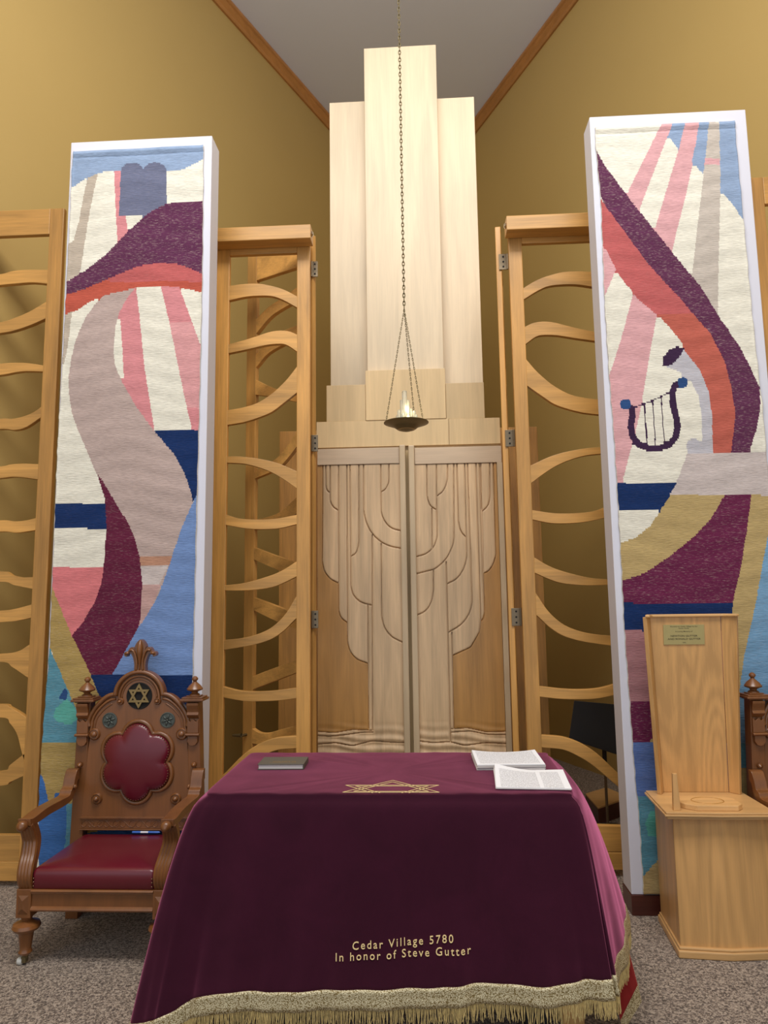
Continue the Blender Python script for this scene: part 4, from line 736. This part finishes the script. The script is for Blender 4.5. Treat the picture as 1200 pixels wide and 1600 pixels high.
# ------------------------------------------------------------------ carved armchair
def make_chair(loc, label):
    e = empty('carved_armchair', loc, label, 'chair', 'matching carved armchairs')
    WD = M['walnut']
    B = lambda nm, mb, m=WD, p=e, **k: mb.build(nm, m, p, **k)
    # back panel (front face at y=.24)
    half = [(.288, .50), (.272, .80), (.262, .90), (.262, .93), (.272, .965), (.274, .998), (.25, 1.049), (.212, 1.094), (.1725, 1.123), (.135, 1.131), (.128, 1.177), (.102, 1.215), (.062, 1.24), (.0, 1.25)]
    arch = cr([(.270, .965), (.274, .998), (.25, 1.049), (.212, 1.094), (.1725, 1.123), (.137, 1.131)], 24)
    crown = [(.137*cos(a), 1.118+.134*sin(a)) for a in np.linspace(.1, pi-.1, 32)]
    R = [(.288, .50), (.272, .80), (.260, .90), (.262, .94)]+arch; out = R+crown+[(-x, z) for x, z in R[::-1]]
    # star opening: dark disc on the uncut panel, its shade put into the colour
    mb = LB(); mb.prism(out, .24, .275); B('back_panel', mb, bevel=.003)
    mb = LB(); mb.lathe([(0, .2385), (.062, .2385), (.0625, .2365), (.068, .2365), (.070, .2395)], (0, 0, 1.118), 32, axis=1); 
    o = B('star_hole_shade', mb, M['dark'], smooth=True)
    mb = LB()
    for s in (1, -1):
        T = [(.066*sin(2*pi*k/3)*.98, 1.118+s*.066*cos(2*pi*k/3)) for k in range(3)]
        for i in range(3):
            a, b = Vector((T[i][0], 0, T[i][1])), Vector((T[(i+1) % 3][0], 0, T[(i+1) % 3][1])); t = (b-a).normalized(); nn = Vector((-t.z, 0, t.x)); w = .011
            cc = Vector((0, 0, 1.118)); mid = (a+b)/2
            if nn.dot(cc-mid) < 0: nn = -nn
            q = [a, b, b-t*w*1.73+nn*w, a+t*w*1.73+nn*w]; mb.prism([(p.x, p.z) for p in q], .230-(.001 if s > 0 else 0), .237)
    B('star', mb, M['brass'], o, bevel=.0008)
    # mouldings
    def mould(nm, pts, r, y, flat=1, m=WD): mb = LB(); mb.tube([(x, y, z) for x, z in pts], r, 10, flat=flat); return B(nm, mb, m, smooth='all')
    for s in (-1, 1):
        outer = [(s*x, z) for x, z in ([(.233, .922), (.262, .94)]+arch)]
        mould('arch_moulding', [(s*(x-.008), z-.004) for x, z in arch], .012, .236)
        inn = cr([(.258, .925), (.250, .965), (.246, .998), (.226, 1.037), (.192, 1.074), (.155, 1.098), (.127, 1.104)], 24)
        mould('arch_moulding', [(s*x, z) for x, z in inn], .008, .238)
        inn2 = cr([(.236, .945), (.226, .998), (.206, 1.028), (.178, 1.056), (.145, 1.078)], 20); mould('arch_moulding', [(s*x, z) for x, z in inn2], .004, .240)
        for x, z, r in ((.234, .922, .028), (.100, 1.090, .017), (.209, .597, .026)):
            mb = LB(); mb.lathe([(r*1.1, .240), (r*1.08, .234), (r*.9, .228), (r*.85, .231), (r*.55, .231), (r*.5, .222), (r*.2, .215), (0, .214)], (s*x, 0, z), 24, axis=1); B('boss', mb, smooth=True)
        mb = LB(); mb.lathe([(.040, .2405), (.040, .236), (.036, .235), (.034, .238), (0, .238)], (s*.155, 0, .993), 28, axis=1); ro = B('rosette', mb, M['pewter'], smooth=True); ro['label'] = 'dark pewter flower rosette'
        mb = LB()
        for k in range(6):
            a = k*pi/3+.3; c = (s*.155+.018*cos(a), .236, .993+.018*sin(a)); mb.tube([(s*.155+.004*cos(a), .235, .993+.004*sin(a)), c, (s*.155+.032*cos(a), .237, .993+.032*sin(a))], [.002, .006, .001], 6)
        mb.lathe([(.006, .237), (.005, .231), (0, .229)], (s*.155, 0, .993), 10, axis=1); B('petals', mb, M['pewter'], ro, smooth='all')
    mould('crown_moulding', [(.128*cos(a), 1.118+.124*sin(a)) for a in np.linspace(.0, pi, 40)], .012, .234)
    mould('crown_moulding', [(.107*cos(a), 1.108+.112*sin(a)) for a in np.linspace(-.12, pi+.12, 40)], .007, .237)
    mould('crown_moulding', [(.093*cos(a), 1.108+.096*sin(a)) for a in np.linspace(.0, pi, 40)], .0035, .239)
    # fleur finial
    mb = LB(); mb.prism(cr([(-.032, 1.245), (-.030, 1.275), (-.036, 1.31), (-.05, 1.338), (-.066, 1.335), (-.072, 1.322), (-.086, 1.328), (-.084, 1.345), (-.066, 1.352), (-.056, 1.368), (-.038, 1.372), (-.026, 1.358), (-.030, 1.375), (-.018, 1.398), (0, 1.412), (.018, 1.398), (.030, 1.375), (.026, 1.358), (.038, 1.372), (.056, 1.368), (.066, 1.352), (.084, 1.345), (.086, 1.328), (.072, 1.322), (.066, 1.335), (.05, 1.338), (.036, 1.31), (.030, 1.275), (.032, 1.245)], 90), .232, .268)
    fo = B('finial', mb, bevel=.006, seg=3)
    mb = LB()
    for s in (-1, 1):
        mb.tube(cr([(s*.018, .231, 1.25), (s*.016, .228, 1.30), (s*.030, .226, 1.345), (s*.046, .226, 1.358), (s*.056, .228, 1.352)], 20), [.006]*16+[.007, .007, .006, .004], 8)
        mb.tube([(s*.060, .23, 1.342), (s*.080, .232, 1.338)], [.009, .007], 10)
    mb.tube(cr([(0, .232, 1.25), (0, .226, 1.33), (0, .226, 1.38), (0, .234, 1.408)], 16), [.004+.011*sin(pi*k/15)**2 for k in range(16)], 8)
    B('finial_leaves', mb, WD, fo, smooth='all')
    # flower shaped upholstery
    CZ = .782
    def flower(d, r, cz=CZ):
        P = []
        for k in range(6):
            a0 = pi/2+k*pi/3; cx, cz_ = d*cos(a0), cz+d*sin(a0)
            # half angle where neighbours meet
            h = sqrt(r*r-(d/2)**2); L = d*cos(pi/6)+h; ang = atan2(L*sin(pi/6), L*cos(pi/6)-d)
            for j in range(14): t = a0-ang+2*ang*j/14; P.append((cx+r*cos(t), cz_+r*sin(t)))
        return [(x*.975, z) for x, z in P]
    mb = LB(); P = flower(.124, .083); mb.tube([(x, .236, z) for x, z in P], .0115, 10, closed=True); B('medallion_frame', mb, smooth='all')
    mb = LB(); rings = []; 
    for k, (f, y) in enumerate(((1, .239), (1, .228), (.97, .219), (.9, .212), (.78, .205), (.6, .199), (.35, .195), (.12, .194))):
        bl = min(1, max(0, (.97-f)/.3)); q = []
        for x, z in flower(.112, .083): dx, dz = x, z-CZ; rr_ = hypot(dx, dz); g = 1+bl*(.178/rr_-1); q.append((dx*f*g, y, CZ+dz*f*g))
        rings.append(q)
    mb.loft(rings); pd = B('back_pad', mb, M['leather'], smooth='all'); pd['label'] = 'burgundy leather flower-shaped back pad'
    mb = LB(); P = flower(.112, .0775); L = [0]
    for a, b in zip(P, P[1:]+P[:1]): L.append(L[-1]+hypot(b[0]-a[0], b[1]-a[1]))
    PP = P+[P[0]]
    for k in range(92):
        t = L[-1]*k/92; x = np.interp(t, L, [p[0] for p in PP]); z = np.interp(t, L, [p[1] for p in PP]); mb.lathe([(.0042, .2235), (.0035, .2185), (0, .2165)], (x, 0, z), 6, axis=1)
    B('nail_trim', mb, M['nail'], pd, smooth='all')
    # lower back rail
    mb = LB(); mb.box(-.295, .295, .238, .27, .447, .497); ra = B('carved_back_rail', mb, bevel=.002)
    mb = LB(); mb.box(-.295, .295, .229, .27, .497, .507); mb.box(-.295, .295, .232, .27, .440, .447); B('bead', mb, WD, ra, bevel=.002)
    mb = LB()
    for k in range(-3, 4):
        for dx in (-.018, .018):
            x = k*.085+dx
            if abs(x) < .28: mb.tube([(x+.015*cos(a), .2375, .472+.015*sin(a)) for a in np.linspace(0, 2*pi, 17)[:-1]], .0018, 5, closed=True)
    mb.tube([(-.285+.57*k/80, .2375, .472+.016*sin(k*.47)) for k in range(81)], .0018, 5); B('carved_scrolls', mb, WD, ra, smooth='all')
    # posts
    for s in (-1, 1):
        def X(z): return s*(.292+(1.1-z)*.034)
        mb = LB()
        secs = []
        for z in (.0, .3, .7, 1.085):
            yb = .02*(1-z/1.1); x = X(z); w = .033; secs.append([(x-w, .232+yb, z), (x+w, .232+yb, z), (x+w, .292+yb, z), (x-w, .292+yb, z)])
        mb.loft(secs); po_ = B('rear_post', mb, bevel=.003)
        mb = LB(); x = X(1.1)
        for w, z0, z1, y0 in ((.046, 1.085, 1.092, .215), (.062, 1.092, 1.104, .200), (.055, 1.104, 1.112, .207), (.036, 1.112, 1.118, .225)): mb.box(x-w, x+w, y0, .31-(y0-.2), z0, z1)
        B('post_cap', mb, WD, po_, bevel=.003)
        mb = LB(); mb.lathe([(0, 1.118), (.026, 1.118), (.026, 1.124), (.016, 1.13), (.018, 1.136), (.040, 1.145), (.042, 1.151), (.030, 1.168), (.014, 1.182), (.009, 1.188), (.010, 1.192), (.016, 1.198), (.016, 1.206), (.009, 1.214), (0, 1.217)], (x, .257, 0), 24); B('turned_finial', mb, WD, po_, smooth=True)
        x = X(1.0); mb = LB()
        sec = [(.232, 1.085), (.205, 1.082), (.206, 1.07), (.213, 1.05), (.217, 1.035), (.210, 1.022), (.222, 1.01), (.232, 1.0)]
        mb.prism(sec, x-.031, x+.031, axis=0)
        mb.prism([(.232, .928), (.212, .928), (.208, .921), (.212, .914), (.232, .914)], x-.036, x+.036, axis=0)
        mb.prism([(x-.027, .914), (x-.027, .885), (x-.016, .868), (x, .863), (x+.016, .868), (x+.027, .885), (x+.027, .914)], .219, .234)
        mb.prism([(x-.030, 1.0), (x-.030, .928), (x+.030, .928), (x+.030, 1.0), (x+.015, .985), (x, 1.0), (x-.015, .985)], .222, .234)
        B('corbel', mb, WD, po_, bevel=.002)
        # arm: board following side profile (y, z)
        xa = s*.333
        topc = cr([(.232, .752), (.205, .748), (.185, .715), (.172, .675), (.150, .662), (.132, .640), (.06, .640), (-.08, .640), (-.19, .628), (-.225, .632)], 60)
        botc = cr([(-.225, .600), (-.16, .596), (-.05, .602), (.08, .602), (.16, .612), (.198, .648), (.212, .690), (.232, .700)], 40)
        mb = LB(); secs = []
        yz = topc+botc
        mb.prism([(y, z) for y, z in yz], xa-.030, xa+.030, axis=0); ar = B('arm', mb, bevel=.006, seg=3)
        mb = LB(); mb.lathe([(0, -.262), (.012, -.261), (.022, -.252), (.0245, -.240), (.022, -.228), (.014, -.218)], (xa, 0, .604), 20, axis=1); B('arm_knob', mb, WD, ar, smooth='all')
        mb = LB(); mb.lathe([(.013, 0), (.011, .010), (0, .013)], (xa-.0, 0, 0), 14, axis=0)
        mb.v = [(xa+s*(-.031)-s*(v[0]-xa), .175+v[1], .672+v[2]) for v in mb.v]; B('arm_button', mb, WD, ar, smooth='all')
        mb = LB(); mb.lathe([(.013, .232), (.012, .222), (0, .216)], (X(.765), 0, .768), 14, axis=1); B('arm_button', mb, WD, ar, smooth='all')
        # scrolled arm support, fluted
        xs0 = s*.313
        for k, off in enumerate((-.021, -.007, .007, .021)):
            pass
        cen_ = cr([(xs0, -.205, .335), (xs0, -.222, .375), (xs0+s*.002, -.215, .42), (xs0+s*.010, -.180, .47), (xs0+s*.018, -.160, .52), (xs0+s*.020, -.178, .57), (xs0+s*.020, -.20, .602)], 30)
        mb = LB()
        for off in (-.022, -.0075, .0075, .022): mb.tube([(x+off, y-.012, z) for x, y, z in cen_], [.012+.003*sin(pi*i/29) for i in range(30)], 8)
        mb.loft([[(x-.028, y-.008, z), (x+.028, y-.008, z), (x+.028, y+.035, z+.0), (x-.028, y+.035, z)] for x, y, z in cen_]); B('arm_support', mb, smooth=True)
        # front leg
        mb = LB(); mb.box(xs0-.034, xs0+.034, -.236, -.165, .208, .332); lg = B('front_leg', mb, bevel=.003)
        mb = LB(); y = -.236; x = xs0
        for a, b, c, d in (((x-.024, .225), (x+.024, .225), (x+.024, .305), (x-.024, .305)),):
            mb.add([(a[0], y, a[1]), (b[0], y, b[1]), (c[0], y, c[1]), (d[0], y, d[1]), (x-.004, y-.012, .25), (x+.004, y-.012, .25), (x, y-.012, .285)], [(0, 1, 5, 4), (1, 2, 6, 5), (2, 3, 6), (3, 0, 4, 6), (4, 5, 6)])
        B('carved_boss', mb, WD, lg)
        mb = LB(); mb.lathe([(0, .208), (.028, .208), (.024, .200), (.022, .192), (.034, .184), (.056, .175), (.061, .162), (.054, .150), (.040, .143), (.033, .136), (.031, .12), (.027, .09), (.024, .068), (.027, .062), (.030, .055), (.026, .048), (.021, .043), (0, .042)], (xs0, -.2, 0), 28); B('turned_leg', mb, WD, lg, smooth=True)
        mb = LB(); mb.lathe([(0, .042), (.015, .042), (.013, .026), (0, .024)], (xs0, -.2, 0), 14); mb.box(xs0-.010, xs0+.010, -.215, -.190, .012, .035); B('caster_stem', mb, M['bronze'], lg)
        mb = LB(); mb.lathe([(0, -.011), (.014, -.011), (.0165, -.007), (.0165, .007), (.014, .011), (0, .011)], (xs0-.018, -.205, .0168), 20, axis=0); B('caster', mb, M['rubber'], lg, smooth=True)
    # seat frame
    mb = LB(); mb.box(-.282, .282, -.228, -.195, .250, .318); fr_ = B('front_rail', mb, bevel=.002)
    mb = LB(); mb.prism([(-.195, .318), (-.240, .318), (-.243, .325), (-.236, .331), (-.195, .333)], -.28, .28, axis=0); mb.prism([(-.195, .238), (-.236, .238), (-.241, .246), (-.236, .252), (-.228, .258), (-.195, .258)], -.28, .28, axis=0); mb.prism([(-.226, .308), (-.234, .311), (-.234, .316), (-.226, .318)], -.28, .28, axis=0); B('bead', mb, WD, fr_, bevel=.001)
    for s in (-1, 1): mb = LB(); mb.box(s*.315-.018, s*.315+.018, -.165, .25, .25, .33); B('side_rail', mb, bevel=.003)
    mb = LB(); mb.box(-.29, .29, .2, .235, .25, .33); B('rear_rail', mb)
    # seat cushion
    secs = []; hx, y0, y1 = .284, -.232, .262
    def rr(ix, z, r=.022):
        q = []
        for cx, cy, a in ((hx-ix-r, y1-ix-r, 0), (-hx+ix+r, y1-ix-r, 1), (-hx+ix+r, y0+ix+r, 2), (hx-ix-r, y0+ix+r, 3)):
            for k in range(7): t = (a+k/6)*pi/2; q.append((cx+r*cos(t), cy+r*sin(t), z))
        return q
    for ix, z in ((.004, .331), (.0, .336), (0, .395), (.004, .408), (.012, .416), (.03, .421), (.07, .426), (.14, .430), (.2, .431)): secs.append(rr(ix, z, max(.004, .02-ix*.05)))
    mb = LB(); mb.loft(secs); st = B('seat', mb, M['leather'], smooth='all'); st['label'] = 'burgundy leather seat cushion'
    mb = LB()
    for s in (-1, 1):
        for z in (.345, .362, .378): mb.lathe([(.004, -.231), (.003, -.235), (0, -.236)], (s*.272, 0, z), 8, axis=1)
    B('nail_trim', mb, M['nail'], st, smooth='all')
    return e
def copy_tree(o, parent=None):
    c = o.copy(); COL.objects.link(c); c.parent = parent
    for ch in list(o.children): copy_tree(ch, c)
    return c
ch = make_chair((-1.418, 3.5, 0), 'carved armchair with burgundy leather in front of the tablets tapestry, left of the table')
c2 = copy_tree(ch); c2.location = (2.05, 3.485, 0); c2.rotation_euler.z = .08
c2['label'] = 'carved armchair half hidden behind the oak lectern, at the right photo edge'
pn = empty('pen', (-1.355, 3.722, .4355), 'blue pen with white middle lying at the back of the left armchair seat', 'pen')
mb = LB(); mb.lathe([(0, -.072), (.0045, -.072), (.0052, -.068), (.0052, -.028), (0, -.028)], (0, 0, 0), 12, axis=0); mb.lathe([(0, .012), (.005, .012), (.005, .066), (.001, .074), (0, .074)], (0, 0, 0), 12, axis=0); mb.build('barrel', M['pen'], pn, smooth=True)
mb = LB(); mb.lathe([(0, -.028), (.0048, -.028), (.0048, .012), (0, .012)], (0, 0, 0), 12, axis=0); mb.build('grip', M['penw'], pn, smooth=True)

# ------------------------------------------------------------------ lectern
le = empty('lectern', (1.415, 3.6, 0), 'golden oak lectern with upright panel, brass plaque and small shelf', 'lectern')
body = [(1.212, 3.442), (1.425, 3.424), (1.638, 3.442), (1.612, 3.785), (1.238, 3.785)]
def grow(poly, d):
    c = Vector((1.425, 3.61)); return [tuple(c+(Vector(p)-c)*(1+d/.2)) for p in poly]
MB().prism(body, .0, .60, axis=2).build('pedestal', M['oak'], le, bevel=.003)
pb = [(1.196, 3.424), (1.425, 3.402), (1.654, 3.424), (1.625, 3.80), (1.226, 3.80)]
mb = MB(); mb.prism(pb, 0, .034, axis=2); mb.build('plinth', M['oakx'], le, bevel=.006)
mb = MB(); mb.prism(grow(pb, -.006), .034, .046, axis=2); mb.build('plinth_moulding', M['oakx'], le, bevel=.004)
sh = [(1.163, 3.392), (1.41, 3.380), (1.664, 3.385), (1.662, 3.775), (1.188, 3.775)]
mb = MB(); mb.prism(grow(sh, -.008), .600, .612, axis=2); mb.prism(sh, .612, .622, axis=2); mb.prism(grow(sh, -.005), .622, .631, axis=2); mb.build('shelf', M['oakx'], le, bevel=.003)
# upright panel: back board with two shallow angled wings; leans slightly forward, wider at the top
def quadprism(b0, b1, t0, t1, th, nm, m, zb=.631, zt=1.50):
    # b0,b1 bottom points (x,y), t0,t1 top points; th thickness backwards
    def nrm(a, b): v = Vector((b[0]-a[0], b[1]-a[1])); return Vector((-v.y, v.x)).normalized()*th
    nb = nrm(b0, b1); nt = nrm(t0, t1)
    v = [(b0[0], b0[1], zb), (b1[0], b1[1], zb), (b1[0]+nb.x, b1[1]+nb.y, zb), (b0[0]+nb.x, b0[1]+nb.y, zb), (t0[0], t0[1], zt), (t1[0], t1[1], zt), (t1[0]+nt.x, t1[1]+nt.y, zt), (t0[0]+nt.x, t0[1]+nt.y, zt)]
    mb = MB(); mb.add(v, [(0, 1, 2, 3), (4, 5, 6, 7), (0, 1, 5, 4), (1, 2, 6, 5), (2, 3, 7, 6), (3, 0, 4, 7)]); return mb.build(nm, m, le, bevel=.0025)
quadprism((1.272, 3.735), (1.590, 3.735), (1.232, 3.660), (1.580, 3.660), .018, 'back_board', M['oak'])
quadprism((1.246, 3.690), (1.272, 3.735), (1.201, 3.612), (1.232, 3.660), .020, 'side_wing', M['oak'])
quadprism((1.590, 3.735), (1.622, 3.690), (1.580, 3.660), (1.640, 3.612), .020, 'side_wing', M['oak'])
MB().prism([(1.192, 3.606), (1.212, 3.600), (1.238, 3.646), (1.582, 3.646), (1.632, 3.600), (1.650, 3.606), (1.600, 3.685), (1.222, 3.685)], 1.498, 1.512, axis=2).build('top_moulding', M['oakx'], le, bevel=.004)
mb = MB(); mb.loft([[(1.214, 3.425, .631), (1.246, 3.425, .631), (1.246, 3.447, .631), (1.214, 3.447, .631)], [(1.221, 3.432, .792), (1.241, 3.432, .792), (1.241, 3.446, .792), (1.221, 3.446, .792)]]); mb.build('peg', M['oak'], le, bevel=.0015)
tr = [(1.262, 3.47), (1.275, 3.448), (1.318, 3.418), (1.50, 3.416), (1.530, 3.448), (1.530, 3.54), (1.50, 3.565), (1.30, 3.565), (1.262, 3.52)]
mb = MB(); mb.prism(tr, .631, .655, axis=2); ta = mb.build('tray', M['oakx'], le, bevel=.003)
mb = MB(); mb.tube([(1.395+.072*cos(a), 3.50+.052*sin(a), .6555) for a in np.linspace(0, 2*pi, 41)[:-1]], .0022, 5, closed=True); mb.build('carved_oval', M['alder'], ta, smooth='all', off=le.location[:])
# plaque with engraved lines; sits on the leaning board
def bf(z): return 3.735-(z-.631)/.867*.075      # board face y
zc = 1.410; W2, H2 = .101, .0495; px = 1.396
mb = MB(); v = []
for dy in (-.004, -.0005):
    for sx, sz in ((-1, -1), (1, -1), (1, 1), (-1, 1)): z = zc+sz*H2; v.append((px+sx*W2, bf(z)+dy, z))
mb.add(v, [(0, 1, 2, 3), (7, 6, 5, 4), (0, 4, 5, 1), (1, 5, 6, 2), (2, 6, 7, 3), (3, 7, 4, 0)]); pq = mb.build('plaque', M['plaque'], le, bevel=.0005)
mb = MB()
for body_, z, cap, wid in (('Donated to Cedar Village by the', zc+.0385, .0052, .134), ('Gutter Family', zc+.0295, .0052, .052), ('In Loving Memory of', zc+.0135, .0056, .084), ('NEWTON GUTTER', zc-.0105, .0088, .132), ('AND RONALD GUTTER', zc-.0255, .0088, .162), ('2006', zc-.0415, .0048, .016)):
    v, f = text_mesh(body_, 1, 0, 1, 'CENTER', .01); xs = [p[0] for p in v]; L = max(xs)-min(xs); c = (max(xs)+min(xs))/2
    V = [Vector((px+(p[0]-c)/L*wid, bf(z+p[1]*cap/.72)-.0046, z+p[1]*cap/.72)) for p in v]; mb.add(V, f)
mb.build('engraving', M['ink'], pq, off=le.location[:])

# ------------------------------------------------------------------ behind the right screen
ms = empty('music_stand', (1.30, 5.03, 0), 'black music stand standing behind the right lattice screen', 'music stand')
def near(p): return (.09+(p[0]-.09)*.943, p[1]*.943, 1.6+(p[2]-1.6)*.943)
q = [near(p) for p in ((1.170, 5.30, .862), (1.655, 5.30, .815), (1.60, 5.26, .44), (1.112, 5.26, .600))]
mb = MB(); mb.add(q+[(x, y+.006, z) for x, y, z in q], [(0, 1, 2, 3), (7, 6, 5, 4), (0, 4, 5, 1), (1, 5, 6, 2), (2, 6, 7, 3), (3, 7, 4, 0)]); mb.build('desk', M['blackp'], ms, bevel=.003)
mb = MB(); mb.tube([near((1.375, 5.33, .62)), near((1.373, 5.33, .42))], .015, 12); mb.build('upper_tube', M['blackp'], ms, smooth=True)
mb = MB(); mb.tube([near((1.373, 5.33, .44)), (1.3, 5.03, .06)], .0095, 12); mb.build('pole', M['steel'], ms, smooth=True)
for k in range(3):
    a = k*2*pi/3+.5; mb = MB(); mb.tube(cr([(1.3, 5.03, .09), (1.3+.09*cos(a), 5.03+.09*sin(a), .07), (1.3+.2*cos(a), 5.03+.2*sin(a), .010)], 10), .009, 8); mb.build('foot', M['blackp'], ms, smooth=True)
bx = empty('floor_box', (1.45, 5.55, 0), 'low brown wooden box on the floor behind the right screen', 'box')
bq = [(1.302, 5.30), (1.60, 5.58), (1.50, 5.85), (1.297, 5.67)]
MB().prism(bq, 0, .108, axis=2).build('box_body', M['mahog'], bx, bevel=.003)
MB().prism(bq, .108, .120, axis=2).build('lid', M['oakx'], bx, bevel=.002)
for o in COL.objects:
    if o.type == 'MESH' and o.parent is None and 'kind' not in o and 'label' not in o: print('UNTAGGED', o.name)
